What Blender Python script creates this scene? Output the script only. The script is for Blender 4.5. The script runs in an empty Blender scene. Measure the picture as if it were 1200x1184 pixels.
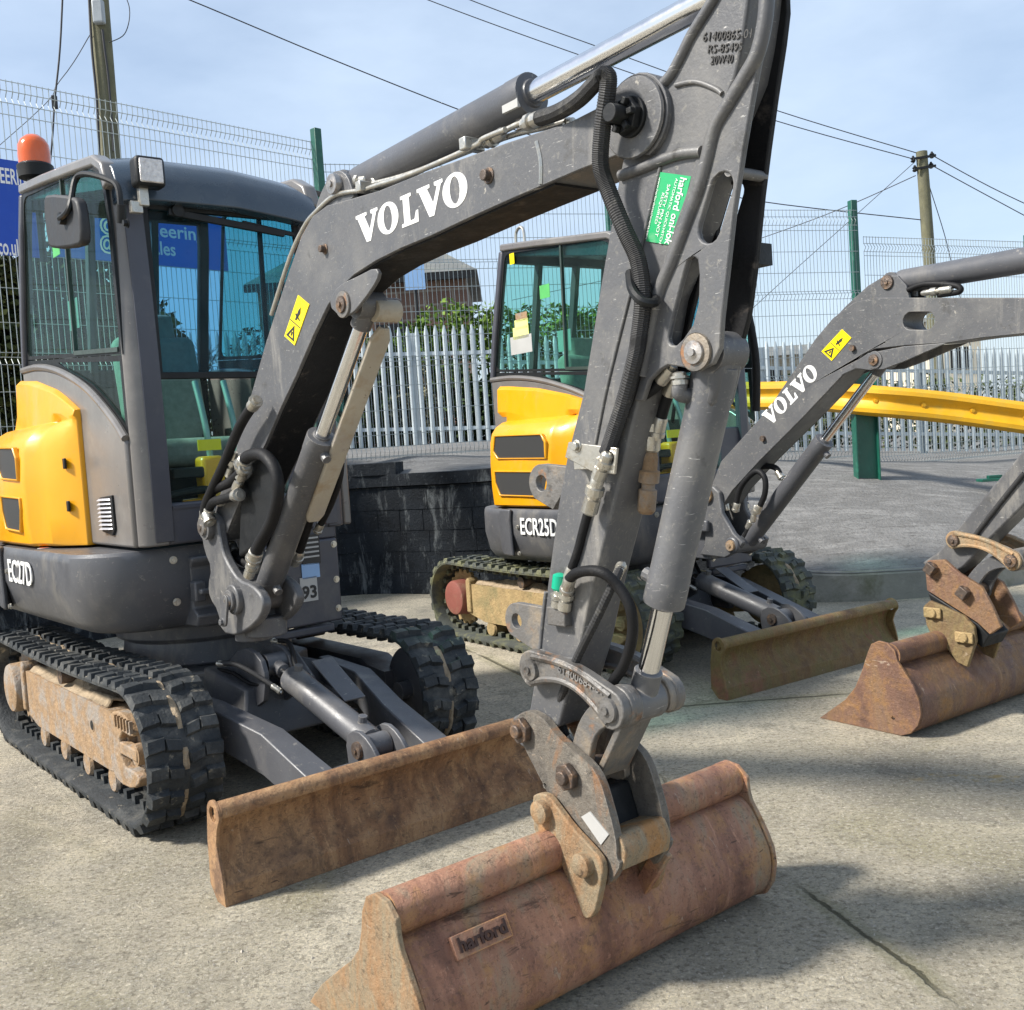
import bpy, bmesh, math, random
from mathutils import Vector, Matrix, noise
from mathutils.geometry import tessellate_polygon
random.seed(7)
R = math.radians
scene = bpy.context.scene
col = scene.collection

# ------------------------------------------------------------------ camera
F_PX, PITCH, ROLL, CAM_H = 1209.0, 3.38, 3.81, 1.453      # focal length in 1200-px-wide units
_p, _r = R(PITCH), R(ROLL)
_fw = Vector((0, math.cos(_p), -math.sin(_p))); _rt = Vector((1, 0, 0)); _up = _rt.cross(_fw)
RT = _rt*math.cos(_r) - _up*math.sin(_r); UP = _up*math.cos(_r) + _rt*math.sin(_r); FW = _fw
CP = Vector((0, 0, CAM_H))
cd = bpy.data.cameras.new('camera'); cam = bpy.data.objects.new('camera', cd); col.objects.link(cam)
m3 = Matrix((RT, UP, -FW)).transposed(); cam.matrix_world = Matrix.Translation(CP) @ m3.to_4x4()
cd.sensor_fit = 'HORIZONTAL'; cd.sensor_width = 36; cd.lens = F_PX/1200*36; cd.clip_start = .05; cd.clip_end = 2000
scene.camera = cam

# ------------------------------------------------------------------ world, sun, exposure
SUN_AZ = Vector((-.97, -.24, 0)).normalized()      # horizontal direction towards the sun
SUN_EL = R(43)
w = bpy.data.worlds.new('World'); scene.world = w; w.use_nodes = True
nt = w.node_tree; nt.nodes.clear()
out = nt.nodes.new('ShaderNodeOutputWorld'); bg = nt.nodes.new('ShaderNodeBackground')
sky = nt.nodes.new('ShaderNodeTexSky'); sky.sky_type = 'NISHITA'; sky.sun_disc = False
sky.sun_elevation = SUN_EL; sky.sun_rotation = math.atan2(SUN_AZ.x, SUN_AZ.y)
sky.air_density = 1.0; sky.dust_density = 1.4; sky.ozone_density = 1.6
tc = nt.nodes.new('ShaderNodeTexCoord'); mp = nt.nodes.new('ShaderNodeMapping'); mp.inputs['Scale'].default_value = (1, 1, 2.6)
no = nt.nodes.new('ShaderNodeTexNoise'); no.inputs['Scale'].default_value = 2.3; no.inputs['Detail'].default_value = 7; no.inputs['Roughness'].default_value = .55
rp = nt.nodes.new('ShaderNodeValToRGB'); rp.color_ramp.elements[0].position = .38; rp.color_ramp.elements[1].position = .75
rp.color_ramp.elements[0].color = (.34, .34, .34, 1); rp.color_ramp.elements[1].color = (.8, .8, .8, 1)
mx = nt.nodes.new('ShaderNodeMixRGB'); mx.inputs[2].default_value = (5.2, 6.2, 7.5, 1)
nt.links.new(tc.outputs['Generated'], mp.inputs[0]); nt.links.new(mp.outputs[0], no.inputs[0]); nt.links.new(no.outputs[0], rp.inputs[0])
nt.links.new(rp.outputs[0], mx.inputs[0]); nt.links.new(sky.outputs[0], mx.inputs[1]); nt.links.new(mx.outputs[0], bg.inputs[0])
bg.inputs[1].default_value = .11
nt.links.new(bg.outputs[0], out.inputs[0])
sd = bpy.data.lights.new('sun', 'SUN'); sd.energy = 4.8; sd.angle = R(7); sd.color = (1, .95, .87)
so = bpy.data.objects.new('sun', sd); col.objects.link(so)
sdir = (SUN_AZ*math.cos(SUN_EL) + Vector((0, 0, math.sin(SUN_EL)))).normalized()
so.rotation_euler = sdir.to_track_quat('Z', 'Y').to_euler(); so.location = sdir*40
scene.view_settings.view_transform = 'Standard'; scene.view_settings.look = 'None'
scene.view_settings.exposure = .6; scene.view_settings.gamma = 1

# ------------------------------------------------------------------ geometry helpers
def ray(u, v): return FW + RT*((u-600)/F_PX) - UP*((v-592)/F_PX)
def on_depth(u, v, d):                            # the point seen there, d metres into the yard
    r = ray(u, v); return CP + r*(d/r.y)
def on_z(u, v, z):
    r = ray(u, v); return CP + r*((z-CAM_H)/r.z)
class Frame:                                      # a machine's own axes: x forward, y left, z up
    def __init__(s, x, y, yaw):
        t = R(yaw); s.F = Vector((math.cos(t), math.sin(t), 0)); s.L = Vector((-s.F.y, s.F.x, 0)); s.O = Vector((x, y, 0)); s.yaw = t
    def loc(s, P): d = P-s.O; return Vector((d.dot(s.F), d.dot(s.L), d.z))
    def Y(s, u, v, y):                            # point on the machine's lengthwise plane y
        r = ray(u, v); P0 = s.O + s.L*y; return s.loc(CP + r*((P0-CP).dot(s.L)/r.dot(s.L)))
    def X(s, u, v, x):
        r = ray(u, v); P0 = s.O + s.F*x; return s.loc(CP + r*((P0-CP).dot(s.F)/r.dot(s.F)))
    def xz(s, pts, y): return [(q.x, q.z) for q in (s.Y(u, v, y) for u, v in pts)]
    def yz(s, pts, x): return [(q.y, q.z) for q in (s.X(u, v, x) for u, v in pts)]

class MB:
    def __init__(s): s.v = []; s.f = []
    def add(s, vs, fs):
        o = len(s.v); s.v += [tuple(p) for p in vs]; s.f += [tuple(i+o for i in f) for f in fs]; return s
    def build(s, name, mat, parent=None, bevel=0, smooth=40, seg=2, subs=0):
        me = bpy.data.meshes.new(name); me.from_pydata(s.v, [], s.f); me.validate()
        bm = bmesh.new(); bm.from_mesh(me); bmesh.ops.remove_doubles(bm, verts=bm.verts, dist=1e-5)
        bmesh.ops.recalc_face_normals(bm, faces=bm.faces); bm.to_mesh(me); bm.free()
        if smooth:
            me.polygons.foreach_set('use_smooth', [True]*len(me.polygons)); me.set_sharp_from_angle(angle=R(smooth))
        me.materials.append(mat); o = bpy.data.objects.new(name, me); col.objects.link(o)
        if parent: o.parent = parent
        if bevel:
            b = o.modifiers.new('bevel', 'BEVEL'); b.width = bevel; b.segments = seg; b.limit_method = 'ANGLE'; b.angle_limit = R(35); b.harden_normals = False
        if subs:
            b = o.modifiers.new('sub', 'SUBSURF'); b.levels = subs; b.render_levels = subs
        return o
    def raw(s, name, mat, parent=None, smooth=0):  # big meshes: no welding
        me = bpy.data.meshes.new(name); me.from_pydata(s.v, [], s.f)
        if smooth: me.polygons.foreach_set('use_smooth', [True]*len(me.polygons))
        me.materials.append(mat); o = bpy.data.objects.new(name, me); col.objects.link(o)
        if parent: o.parent = parent
        return o
    def box(s, c, d, M=None):
        cx, cy, cz = c; dx, dy, dz = d[0]/2, d[1]/2, d[2]/2
        vs = [Vector((cx+i*dx, cy+j*dy, cz+k*dz)) for i in (-1, 1) for j in (-1, 1) for k in (-1, 1)]
        if M: vs = [M @ p for p in vs]
        return s.add(vs, [(0, 1, 3, 2), (4, 6, 7, 5), (0, 4, 5, 1), (2, 3, 7, 6), (0, 2, 6, 4), (1, 5, 7, 3)])
    def hexa(s, a, b):                            # two quads
        return s.add(list(a)+list(b), [(0, 1, 2, 3), (7, 6, 5, 4), (0, 4, 5, 1), (1, 5, 6, 2), (2, 6, 7, 3), (3, 7, 4, 0)])
    def beam(s, a, b, w, h, upv=(0, 0, 1)):
        a, b = Vector(a), Vector(b); t = (b-a).normalized(); sv = t.cross(Vector(upv)).normalized(); uv = sv.cross(t)
        q = lambda p: [p+sv*x*w/2+uv*y*h/2 for x, y in ((-1, -1), (1, -1), (1, 1), (-1, 1))]
        return s.hexa(q(a), q(b))
    def lathe(s, a, b, prof, n=24):               # prof: list of (t metres along a->b, radius)
        a, b = Vector(a), Vector(b); t = (b-a).normalized(); x = t.orthogonal().normalized(); y = t.cross(x)
        vs = []; fs = []
        for (d, r) in prof:
            for i in range(n):
                an = 2*math.pi*i/n; vs.append(a+t*d+(x*math.cos(an)+y*math.sin(an))*max(r, 1e-4))
        for k in range(len(prof)-1):
            for i in range(n): j = (i+1) % n; fs.append((k*n+i, k*n+j, (k+1)*n+j, (k+1)*n+i))
        fs.append(tuple(range(n))[::-1]); fs.append(tuple((len(prof)-1)*n+i for i in range(n)))
        return s.add(vs, fs)
    def cyl(s, a, b, r, n=24, r2=None):
        L = (Vector(b)-Vector(a)).length; return s.lathe(a, b, [(0, r), (L, r if r2 is None else r2)], n)
    def prism(s, pts, y0, y1, holes=(), axis='y'):
        loops = [list(pts)]+[list(h) for h in holes]; flat = [p for l in loops for p in l]
        def P(p, y):
            if axis == 'y': return (p[0], y, p[1])
            if axis == 'x': return (y, p[0], p[1])
            return (p[0], p[1], y)
        n = len(flat); vs = [P(p, y0) for p in flat]+[P(p, y1) for p in flat]
        if holes:
            tri = tessellate_polygon([[Vector((p[0], p[1], 0)) for p in l] for l in loops]); fs = [tuple(t) for t in tri]+[tuple(i+n for i in t[::-1]) for t in tri]
        else: fs = [tuple(range(n)), tuple(range(n, 2*n))[::-1]]
        o = 0
        for l in loops:
            m = len(l)
            for i in range(m): j = (i+1) % m; fs.append((o+i, o+j, n+o+j, n+o+i))
            o += m
        return s.add(vs, fs)
    def tube(s, pts, r, n=10, sm=6, closed=False, rib=0):
        pts = [Vector(p) for p in pts]
        if sm: pts = catmull(pts, sm, closed)
        vs = []; fs = []; N = len(pts); up = None
        for i, p in enumerate(pts):
            if closed: t = (pts[(i+1) % N]-pts[i-1]).normalized()
            else: t = (pts[min(i+1, N-1)]-pts[max(i-1, 0)]).normalized()
            if up is None: up = t.orthogonal().normalized()
            up = (up-t*up.dot(t)).normalized(); y = t.cross(up)
            rr = r*(1+rib*(i % 2))
            for k in range(n): a = 2*math.pi*k/n; vs.append(p+(up*math.cos(a)+y*math.sin(a))*rr)
        for i in range(N if closed else N-1):
            i2 = (i+1) % N
            for k in range(n): j = (k+1) % n; fs.append((i*n+k, i*n+j, i2*n+j, i2*n+k))
        if not closed: fs.append(tuple(range(n))[::-1]); fs.append(tuple((N-1)*n+k for k in range(n)))
        return s.add(vs, fs)
    def loft(s, rings, cap=True, closed=True):
        n = len(rings[0]); vs = [p for r in rings for p in r]; fs = []
        for k in range(len(rings)-1):
            for i in range(n if closed else n-1): j = (i+1) % n; fs.append((k*n+i, k*n+j, (k+1)*n+j, (k+1)*n+i))
        if cap: fs.append(tuple(range(n))[::-1]); fs.append(tuple((len(rings)-1)*n+i for i in range(n)))
        return s.add(vs, fs)
    def hexbolt(s, c, ax, r, h):
        c = Vector(c); ax = Vector(ax).normalized()
        s.cyl(c, c+ax*h*.25, r*1.35, 18); return s.cyl(c+ax*h*.25, c+ax*h, r, 6)
def catmull(p, k, closed=False):
    out = []; N = len(p)
    for i in range(N if closed else N-1):
        if closed: a, b, c, d = p[i-1], p[i], p[(i+1) % N], p[(i+2) % N]
        else: a, b, c, d = p[max(i-1, 0)], p[i], p[i+1], p[min(i+2, N-1)]
        for j in range(k):
            t = j/k; out.append(.5*((2*b)+(c-a)*t+(2*a-5*b+4*c-d)*t*t+(3*b-a-3*c+d)*t**3))
    if not closed: out.append(p[-1])
    return out
def chaikin(p, n=1):
    for _ in range(n):
        q = []
        for i in range(len(p)):
            a, b = p[i], p[(i+1) % len(p)]
            q += [(a[0]*.75+b[0]*.25, a[1]*.75+b[1]*.25), (a[0]*.25+b[0]*.75, a[1]*.25+b[1]*.75)]
        p = q
    return p
def rounded(p, r, k=4):                            # polygon with every corner rounded by about r
    out = []; N = len(p)
    for i in range(N):
        a, b, c = Vector(p[i-1]), Vector(p[i]), Vector(p[(i+1) % N]); d1 = min(r, (a-b).length*.45); d2 = min(r, (c-b).length*.45)
        u = b+(a-b).normalized()*d1; w_ = b+(c-b).normalized()*d2
        for j in range(k+1): t = j/k; q = u.lerp(b, t).lerp(b.lerp(w_, t), t); out.append((q.x, q.y))
    return out
def circ(c, r, n=20): return [(c[0]+r*math.cos(2*math.pi*i/n), c[1]+r*math.sin(2*math.pi*i/n)) for i in range(n)]
def capsule(a, b, r, n=7):
    a, b = Vector(a), Vector(b); an = math.atan2(b.y-a.y, b.x-a.x); o = []
    for i in range(n+1): t = an-math.pi/2+math.pi*i/n; o.append((b.x+r*math.cos(t), b.y+r*math.sin(t)))
    for i in range(n+1): t = an+math.pi/2+math.pi*i/n; o.append((a.x+r*math.cos(t), a.y+r*math.sin(t)))
    return o
def arcpts(c, r, a0, a1, n): return [(c[0]+r*math.cos(R(a0+(a1-a0)*i/n)), c[1]+r*math.sin(R(a0+(a1-a0)*i/n))) for i in range(n+1)]
def tag(o, label=None, cat=None, group=None, kind=None):
    if label: o['label'] = label
    if cat: o['category'] = cat
    if group: o['group'] = group
    if kind: o['kind'] = kind
    return o
def empty(name, loc=(0, 0, 0), rz=0, parent=None):
    o = bpy.data.objects.new(name, None); col.objects.link(o); o.location = loc; o.rotation_euler = (0, 0, rz); o.empty_display_size = .1
    if parent: o.parent = parent
    return o
def text(s, name, mat, parent, org, xd, yd, h, width=None, bold=0, thick=.0015, shear=0, align='LEFT'):
    cu = bpy.data.curves.new('t', 'FONT'); cu.body = s; cu.size = 1; cu.offset = bold; cu.extrude = .0; cu.shear = shear; cu.resolution_u = 3
    o = bpy.data.objects.new('t', cu); col.objects.link(o)
    dg = bpy.context.evaluated_depsgraph_get(); dg.update()
    me = bpy.data.meshes.new_from_object(o.evaluated_get(dg)); bpy.data.objects.remove(o); bpy.data.curves.remove(cu)
    xs = [v.co.x for v in me.vertices]; ys = [v.co.y for v in me.vertices]
    x0, x1, y0, y1 = min(xs), max(xs), min(ys), max(ys); sc = h/(y1-y0); sx = sc if width is None else width/(x1-x0)
    org, xd, yd = Vector(org), Vector(xd).normalized(), Vector(yd).normalized(); nd = xd.cross(yd)
    off = 0 if align == 'LEFT' else -(x1-x0)*sx/2
    b = MB(); vs = [org+xd*((v.co.x-x0)*sx+off)+yd*((v.co.y-y0)*sc) for v in me.vertices]
    fs = [tuple(p.vertices) for p in me.polygons]
    b.add([v+nd*thick for v in vs], fs)
    ec = {}
    for p in fs:
        for i in range(len(p)):
            e = (p[i], p[(i+1) % len(p)]); ec[e] = 1
    n = len(vs); b.v += [tuple(v) for v in vs]
    for (a, c) in ec:
        if (c, a) not in ec: b.f.append((a, c, n+c, n+a))
    bpy.data.meshes.remove(me)
    return b.raw(name, mat, parent)

# ------------------------------------------------------------------ materials
def ramp(n, stops, interp='LINEAR'):
    r = n.nodes.new('ShaderNodeValToRGB'); cr = r.color_ramp; cr.interpolation = interp
    while len(cr.elements) < len(stops): cr.elements.new(.5)
    for e, (p, c) in zip(cr.elements, stops): e.position = p; e.color = (*c, 1) if len(c) == 3 else c
    return r
def nz(n, vec, scale, detail=6, rough=.6, dist=0, stretch=None):
    t = n.nodes.new('ShaderNodeTexNoise'); t.inputs['Scale'].default_value = scale; t.inputs['Detail'].default_value = detail
    t.inputs['Roughness'].default_value = rough; t.inputs['Distortion'].default_value = dist
    if stretch:
        m = n.nodes.new('ShaderNodeMapping'); m.inputs['Scale'].default_value = stretch; n.links.new(vec, m.inputs[0]); vec = m.outputs[0]
    n.links.new(vec, t.inputs[0]); return t.outputs[0]
def mixc(n, fac, a, b, mode='MIX'):
    m = n.nodes.new('ShaderNodeMixRGB'); m.blend_type = mode
    for i, x in ((0, fac), (1, a), (2, b)):
        if hasattr(x, 'is_linked') or isinstance(x, bpy.types.NodeSocket): n.links.new(x, m.inputs[i])
        elif i == 0: m.inputs[0].default_value = x
        else: m.inputs[i].default_value = (*x, 1)
    return m.outputs[0]
def maprange(n, x, a, b, c=0, d=1):
    m = n.nodes.new('ShaderNodeMapRange'); m.clamp = True
    for i, v in enumerate((a, b, c, d)): m.inputs[i+1].default_value = v
    n.links.new(x, m.inputs[0]); return m.outputs[0]
def newmat(name):
    m = bpy.data.materials.new(name); m.use_nodes = True; n = m.node_tree; b = n.nodes['Principled BSDF']
    t = n.nodes.new('ShaderNodeTexCoord'); return m, n, b, t.outputs['Object']
def edge_mask(n, v, rad, scale):                   # where a convex edge has lost its paint
    be_ = n.nodes.new('ShaderNodeBevel'); be_.samples = 4; be_.inputs[0].default_value = rad; ge = n.nodes.new('ShaderNodeNewGeometry')
    d = n.nodes.new('ShaderNodeVectorMath'); d.operation = 'DOT_PRODUCT'; n.links.new(be_.outputs[0], d.inputs[0]); n.links.new(ge.outputs['Normal'], d.inputs[1])
    a = n.nodes.new('ShaderNodeMath'); a.operation = 'SUBTRACT'; a.inputs[0].default_value = 1; n.links.new(d.outputs['Value'], a.inputs[1])
    k = n.nodes.new('ShaderNodeMath'); k.operation = 'MULTIPLY'; n.links.new(maprange(n, a.outputs[0], .03, .16), k.inputs[0]); n.links.new(maprange(n, nz(n, v, scale, 6, .7), .45, .58), k.inputs[1]); return k.outputs[0]
def pm(name, base, rough=.5, metal=0, var=.12, vs=5, bump=.15, bs=90, dirt=None, scratch=None, spec=.5, coat=0, rvar=.12, streak=None, edge=None):
    m, n, b, v = newmat(name)
    c = tuple(base); lo = tuple(x*(1-var) for x in c); hi = tuple(min(1, x*(1+var)) for x in c)
    N = nz(n, v, vs, 8, .6); c1 = mixc(n, maprange(n, N, .3, .7), lo, hi)
    for d in (dirt or []):                        # (colour, low, high, scale[, stretch])
        Nd = nz(n, v, d[3], 9, .68, .3, d[4] if len(d) > 4 else None); c1 = mixc(n, maprange(n, Nd, d[1], d[2]), c1, d[0])
    if scratch:
        Ns = nz(n, v, scratch[2], 4, .5, 1.2, (1, 1, 9)); c1 = mixc(n, maprange(n, Ns, scratch[1], scratch[1]+.03), c1, scratch[0])
    if edge: c1 = mixc(n, edge_mask(n, v, edge[1], edge[2]), c1, edge[0])
    n.links.new(c1, b.inputs['Base Color'])
    b.inputs['Metallic'].default_value = metal; b.inputs['Specular IOR Level'].default_value = spec; b.inputs['Coat Weight'].default_value = coat; b.inputs['Coat Roughness'].default_value = .15
    n.links.new(maprange(n, nz(n, v, vs*3, 6, .7), .3, .7, max(0, rough-rvar), min(1, rough+rvar)), b.inputs['Roughness'])
    if bump:
        bu = n.nodes.new('ShaderNodeBump'); bu.inputs['Strength'].default_value = bump; bu.inputs['Distance'].default_value = .01
        n.links.new(nz(n, v, bs, 5, .6), bu.inputs['Height']); n.links.new(bu.outputs[0], b.inputs['Normal'])
    return m
DUST = (.34, .29, .22)
grey = pm('dark grey machine paint', (.078, .080, .088), .42, var=.14, vs=3, bump=.12, bs=160, dirt=[((.125, .12, .118), .52, .8, 5), ((.22, .205, .185), .62, .70, 22), ((.17, .16, .145), .56, .70, 3, (1, 1, .3))], scratch=((.22, .21, .2), .69, 26), edge=((.22, .20, .18), .007, 14))
grey_arm = pm('mid grey machine paint', (.090, .091, .096), .46, var=.10, vs=2.5, bump=.12, bs=110, dirt=[((.15, .146, .140), .48, .72, 4), ((.06, .058, .056), .60, .70, 9), ((.32, .30, .26), .65, .71, 26), ((.15, .145, .135), .57, .65, 60), ((.26, .245, .22), .57, .70, 3, (1, 1, .25))], scratch=((.40, .39, .37), .69, 26), edge=((.30, .28, .26), .007, 14))
belly_shade = pm('black paint and painted shade', (.011, .011, .012), .6, var=.2, vs=4, bump=.15, spec=.2, bs=120, dirt=[((.07, .06, .052), .58, .70, 14)])  # near-black paint; shade of boom underside and arm gap put into its colour
cab_grey = pm('bronze grey cab paint', (.150, .140, .132), .36, var=.1, vs=2.5, bump=.04, bs=80, dirt=[((.225, .21, .19), .5, .8, 4), ((.28, .265, .235), .64, .70, 40), ((.12, .11, .105), .60, .72, 3, (1, 1, .3))], coat=.3)
cab_dark = pm('dark grey cab paint', (.058, .060, .075), .42, var=.1, vs=4, bump=.05, dirt=[((.10, .10, .105), .52, .8, 5)])
roofm = pm('dark blue grey roof paint', (.030, .048, .070), .28, var=.12, vs=3, bump=.02, dirt=[((.06, .075, .09), .5, .8, 4)], coat=.5)
blackm = pm('black plastic', (.010, .011, .012), .5, var=.2, vs=6, bump=.1, spec=.3, dirt=[((.03, .029, .028), .55, .8, 8)])
hosem = pm('hose rubber', (.012, .012, .013), .55, var=.2, vs=10, bump=.2, bs=200, spec=.2, dirt=[((.07, .065, .06), .62, .75, 16)])
greyhose = pm('spiral guarded hose', (.035, .035, .036), .6, var=.2, vs=10, bump=.2, bs=200, spec=.25, dirt=[((.13, .125, .11), .56, .75, 16)])
yellow = pm('yellow machine paint', (.74, .335, .002), .38, var=.05, vs=2, bump=.03, dirt=[((.66, .28, .01), .52, .8, 4), ((.50, .32, .09), .64, .72, 30), ((.60, .34, .06), .58, .70, 3, (1, 1, .25))], coat=.25)
barrier_y = pm('yellow barrier paint', (.62, .33, .006), .5, var=.14, vs=3, bump=.15, dirt=[((.45, .3, .04), .5, .75, 5), ((.25, .17, .05), .66, .72, 18)])
chrome = pm('chrome rod', (.72, .72, .73), .16, metal=1, var=.05, bump=.02, rvar=.06)
steel = pm('bare steel', (.36, .34, .32), .38, metal=.85, var=.2, vs=14, bump=.15, dirt=[((.25, .15, .09), .55, .75, 22)])
zinc = pm('zinc fittings', (.5, .48, .43), .35, metal=.8, var=.15, vs=20, bump=.1, dirt=[((.35, .29, .2), .5, .8, 20)])
rubber = pm('track rubber', (.020, .024, .027), .66, var=.25, vs=12, bump=.45, bs=70, dirt=[((.11, .108, .098), .48, .72, 6), ((.27, .235, .175), .60, .70, 13)])
rubber_moss = pm('mossy track rubber', (.055, .062, .055), .75, var=.25, vs=12, bump=.5, bs=60, dirt=[((.16, .16, .07), .46, .68, 6), ((.28, .27, .14), .6, .72, 15)])
mudm = pm('dried mud', (.33, .255, .17), .95, var=.3, vs=18, bump=1.2, bs=45, rvar=.02)
mudsteel = pm('muddy steel', (.29, .19, .105), .8, var=.22, vs=14, bump=.9, bs=50, dirt=[((.27, .235, .20), .46, .60, 9), ((.25, .13, .065), .58, .68, 30), ((.38, .28, .18), .60, .70, 44)])
mosssteel = pm('mossy muddy steel', (.33, .235, .11), .85, var=.22, vs=14, bump=.8, bs=60, dirt=[((.2, .17, .08), .5, .7, 5), ((.17, .10, .05), .6, .72, 14)])
castm = pm('worn cast steel', (.15, .143, .135), .5, metal=.25, var=.2, vs=8, bump=.3, bs=80, dirt=[((.30, .24, .17), .5, .72, 8), ((.30, .15, .07), .58, .68, 14), ((.05, .045, .04), .56, .66, 7), ((.45, .42, .38), .66, .72, 30)])
def rust(name, cols, rough=.62, sc=1.0, bump=.5, streak=(1, 1, .35)):
    m, n, b, v = newmat(name)
    a = ramp(n, [(.33, cols[0]), (.44, cols[1]), (.54, cols[2]), (.64, cols[3])]); n.links.new(nz(n, v, 3.4*sc, 10, .66, .8, streak), a.inputs[0])
    c = a.outputs[0]
    c = mixc(n, maprange(n, nz(n, v, 11*sc, 9, .72, .4), .5, .72), c, cols[4])
    c = mixc(n, maprange(n, nz(n, v, 60, 6, .7), .35, .75, .0, .55), c, cols[5], 'MULTIPLY')
    c = mixc(n, maprange(n, nz(n, v, 30*sc, 3, .4, 2.5, (3, .25, 1.5)), .70, .73, 0, .8), c, (.07, .035, .022))
    c = mixc(n, maprange(n, nz(n, v, 24*sc, 3, .4, 1.2, (.3, 2.5, 1)), .71, .74, 0, .6), c, (.46, .36, .27))
    c = mixc(n, maprange(n, nz(n, v, 5*sc, 8, .75, 1.5, (1, .35, 2.5)), .60, .66, 0, .75), c, tuple(x*.45 for x in cols[0]))
    c = mixc(n, maprange(n, nz(n, v, 9*sc, 6, .7, .6, (.4, 3, .4)), .61, .67, 0, .55), c, tuple(min(1, x*1.5) for x in cols[2]))
    c = mixc(n, maprange(n, nz(n, v, 60, 6, .8), .40, .48, .45, 0), c, tuple(x*.35 for x in cols[0]))
    c = mixc(n, maprange(n, nz(n, v, 38, 7, .82), .56, .66, 0, .45), c, tuple(min(1, x*1.55) for x in cols[2]))
    c = mixc(n, edge_mask(n, v, .008, 10), c, tuple(min(1, x*1.7) for x in cols[4]))
    n.links.new(c, b.inputs['Base Color']); n.links.new(maprange(n, nz(n, v, 16, 6, .7), .3, .7, rough-.2, rough+.2), b.inputs['Roughness'])
    b.inputs['Metallic'].default_value = .12
    bu = n.nodes.new('ShaderNodeBump'); bu.inputs['Strength'].default_value = 1; bu.inputs['Distance'].default_value = .008
    n.links.new(nz(n, v, 45, 9, .75), bu.inputs['Height']); n.links.new(bu.outputs[0], b.inputs['Normal'])
    return m
rust_bucket = rust('worn rusty bucket steel', [(.16, .078, .052), (.27, .13, .085), (.39, .205, .13), (.32, .275, .19), (.47, .25, .09), (.8, .72, .66)], sc=.85)
rust_hitch = rust('rusty hitch steel', [(.075, .068, .06), (.145, .13, .11), (.19, .17, .14), (.30, .15, .065), (.17, .155, .135), (.6, .52, .45)], sc=1.8)
rust_ear = rust('orange rusty steel', [(.17, .115, .07), (.33, .19, .09), (.30, .25, .165), (.42, .22, .08), (.40, .25, .13), (.75, .65, .6)], sc=1.5)
rust_blade = rust('rusty dozer blade', [(.13, .07, .04), (.29, .155, .075), (.43, .26, .13), (.22, .13, .075), (.11, .066, .042), (.78, .7, .62)], sc=1.2)
rust_blade2 = rust('mossy rusty blade', [(.16, .085, .045), (.24, .15, .06), (.20, .16, .055), (.27, .12, .07), (.15, .10, .045), (.6, .52, .42)], sc=1.2)
rust_blade2_ = rust('khaki rusty steel', [(.12, .075, .04), (.20, .13, .065), (.24, .18, .08), (.22, .11, .06), (.15, .11, .06), (.6, .52, .42)], sc=1.6)
rust_brown = rust('brown rusty bucket', [(.14, .075, .052), (.20, .11, .075), (.25, .15, .08), (.18, .11, .085), (.32, .17, .055), (.6, .5, .45)], sc=1.2)
pinm = pm('rusty pin', (.11, .085, .07), .5, metal=.5, var=.3, vs=30, bump=.4, bs=120, dirt=[((.28, .16, .08), .5, .7, 30)])
whitep = pm('white lettering', (.78, .78, .76), .5, var=.06, vs=20, bump=0, dirt=[((.45, .44, .42), .66, .75, 40)])
stick_y = pm('yellow sticker', (.85, .66, .0), .4, var=.04, bump=0)
stick_g = pm('green sticker', (.02, .36, .13), .4, var=.06, bump=0, dirt=[((.15, .4, .22), .6, .8, 20)])
stick_w = pm('white sticker', (.42, .42, .405), .4, var=.08, bump=0, dirt=[((.5, .48, .44), .6, .75, 30)])
stick_b = pm('pale blue sticker', (.25, .42, .68), .4, var=.05, bump=0)
inkm = pm('black ink', (.02, .02, .02), .5, bump=0)
greenpost = pm('green post paint', (.008, .085, .058), .4, var=.15, vs=4, bump=.05, dirt=[((.03, .2, .13), .55, .8, 6)])
greencap = pm('green plastic', (.0, .35, .2), .4, bump=0)
wirem = pm('green coated wire', (.36, .40, .39), .35, metal=.15, bump=0, spec=.8)
galv = pm('galvanised steel', (.48, .54, .57), .5, metal=.25, var=.14, vs=3, bump=.1, dirt=[((.34, .38, .39), .5, .75, 3)])
fabric = pm('seat fabric', (.42, .37, .33), .95, var=.15, vs=30, bump=.5, bs=300)
amber = pm('amber lens', (.62, .095, .003), .15, var=.1, bump=0, coat=.6)
lampglass = pm('lamp lens', (.62, .58, .55), .12, metal=.4, var=.25, vs=60, bump=.5, bs=120, coat=.8)
mesh_black = None
def grille_mat():
    m, n, b, v = newmat('perforated black grille')
    t = n.nodes.new('ShaderNodeTexVoronoi'); t.inputs['Scale'].default_value = 110; t.inputs['Randomness'].default_value = .0; n.links.new(v, t.inputs[0])
    c = mixc(n, maprange(n, t.outputs['Distance'], .3, .45), (.003, .003, .003), (.035, .035, .035)); n.links.new(c, b.inputs['Base Color']); b.inputs['Roughness'].default_value = .5
    return m
grille = grille_mat()
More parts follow.
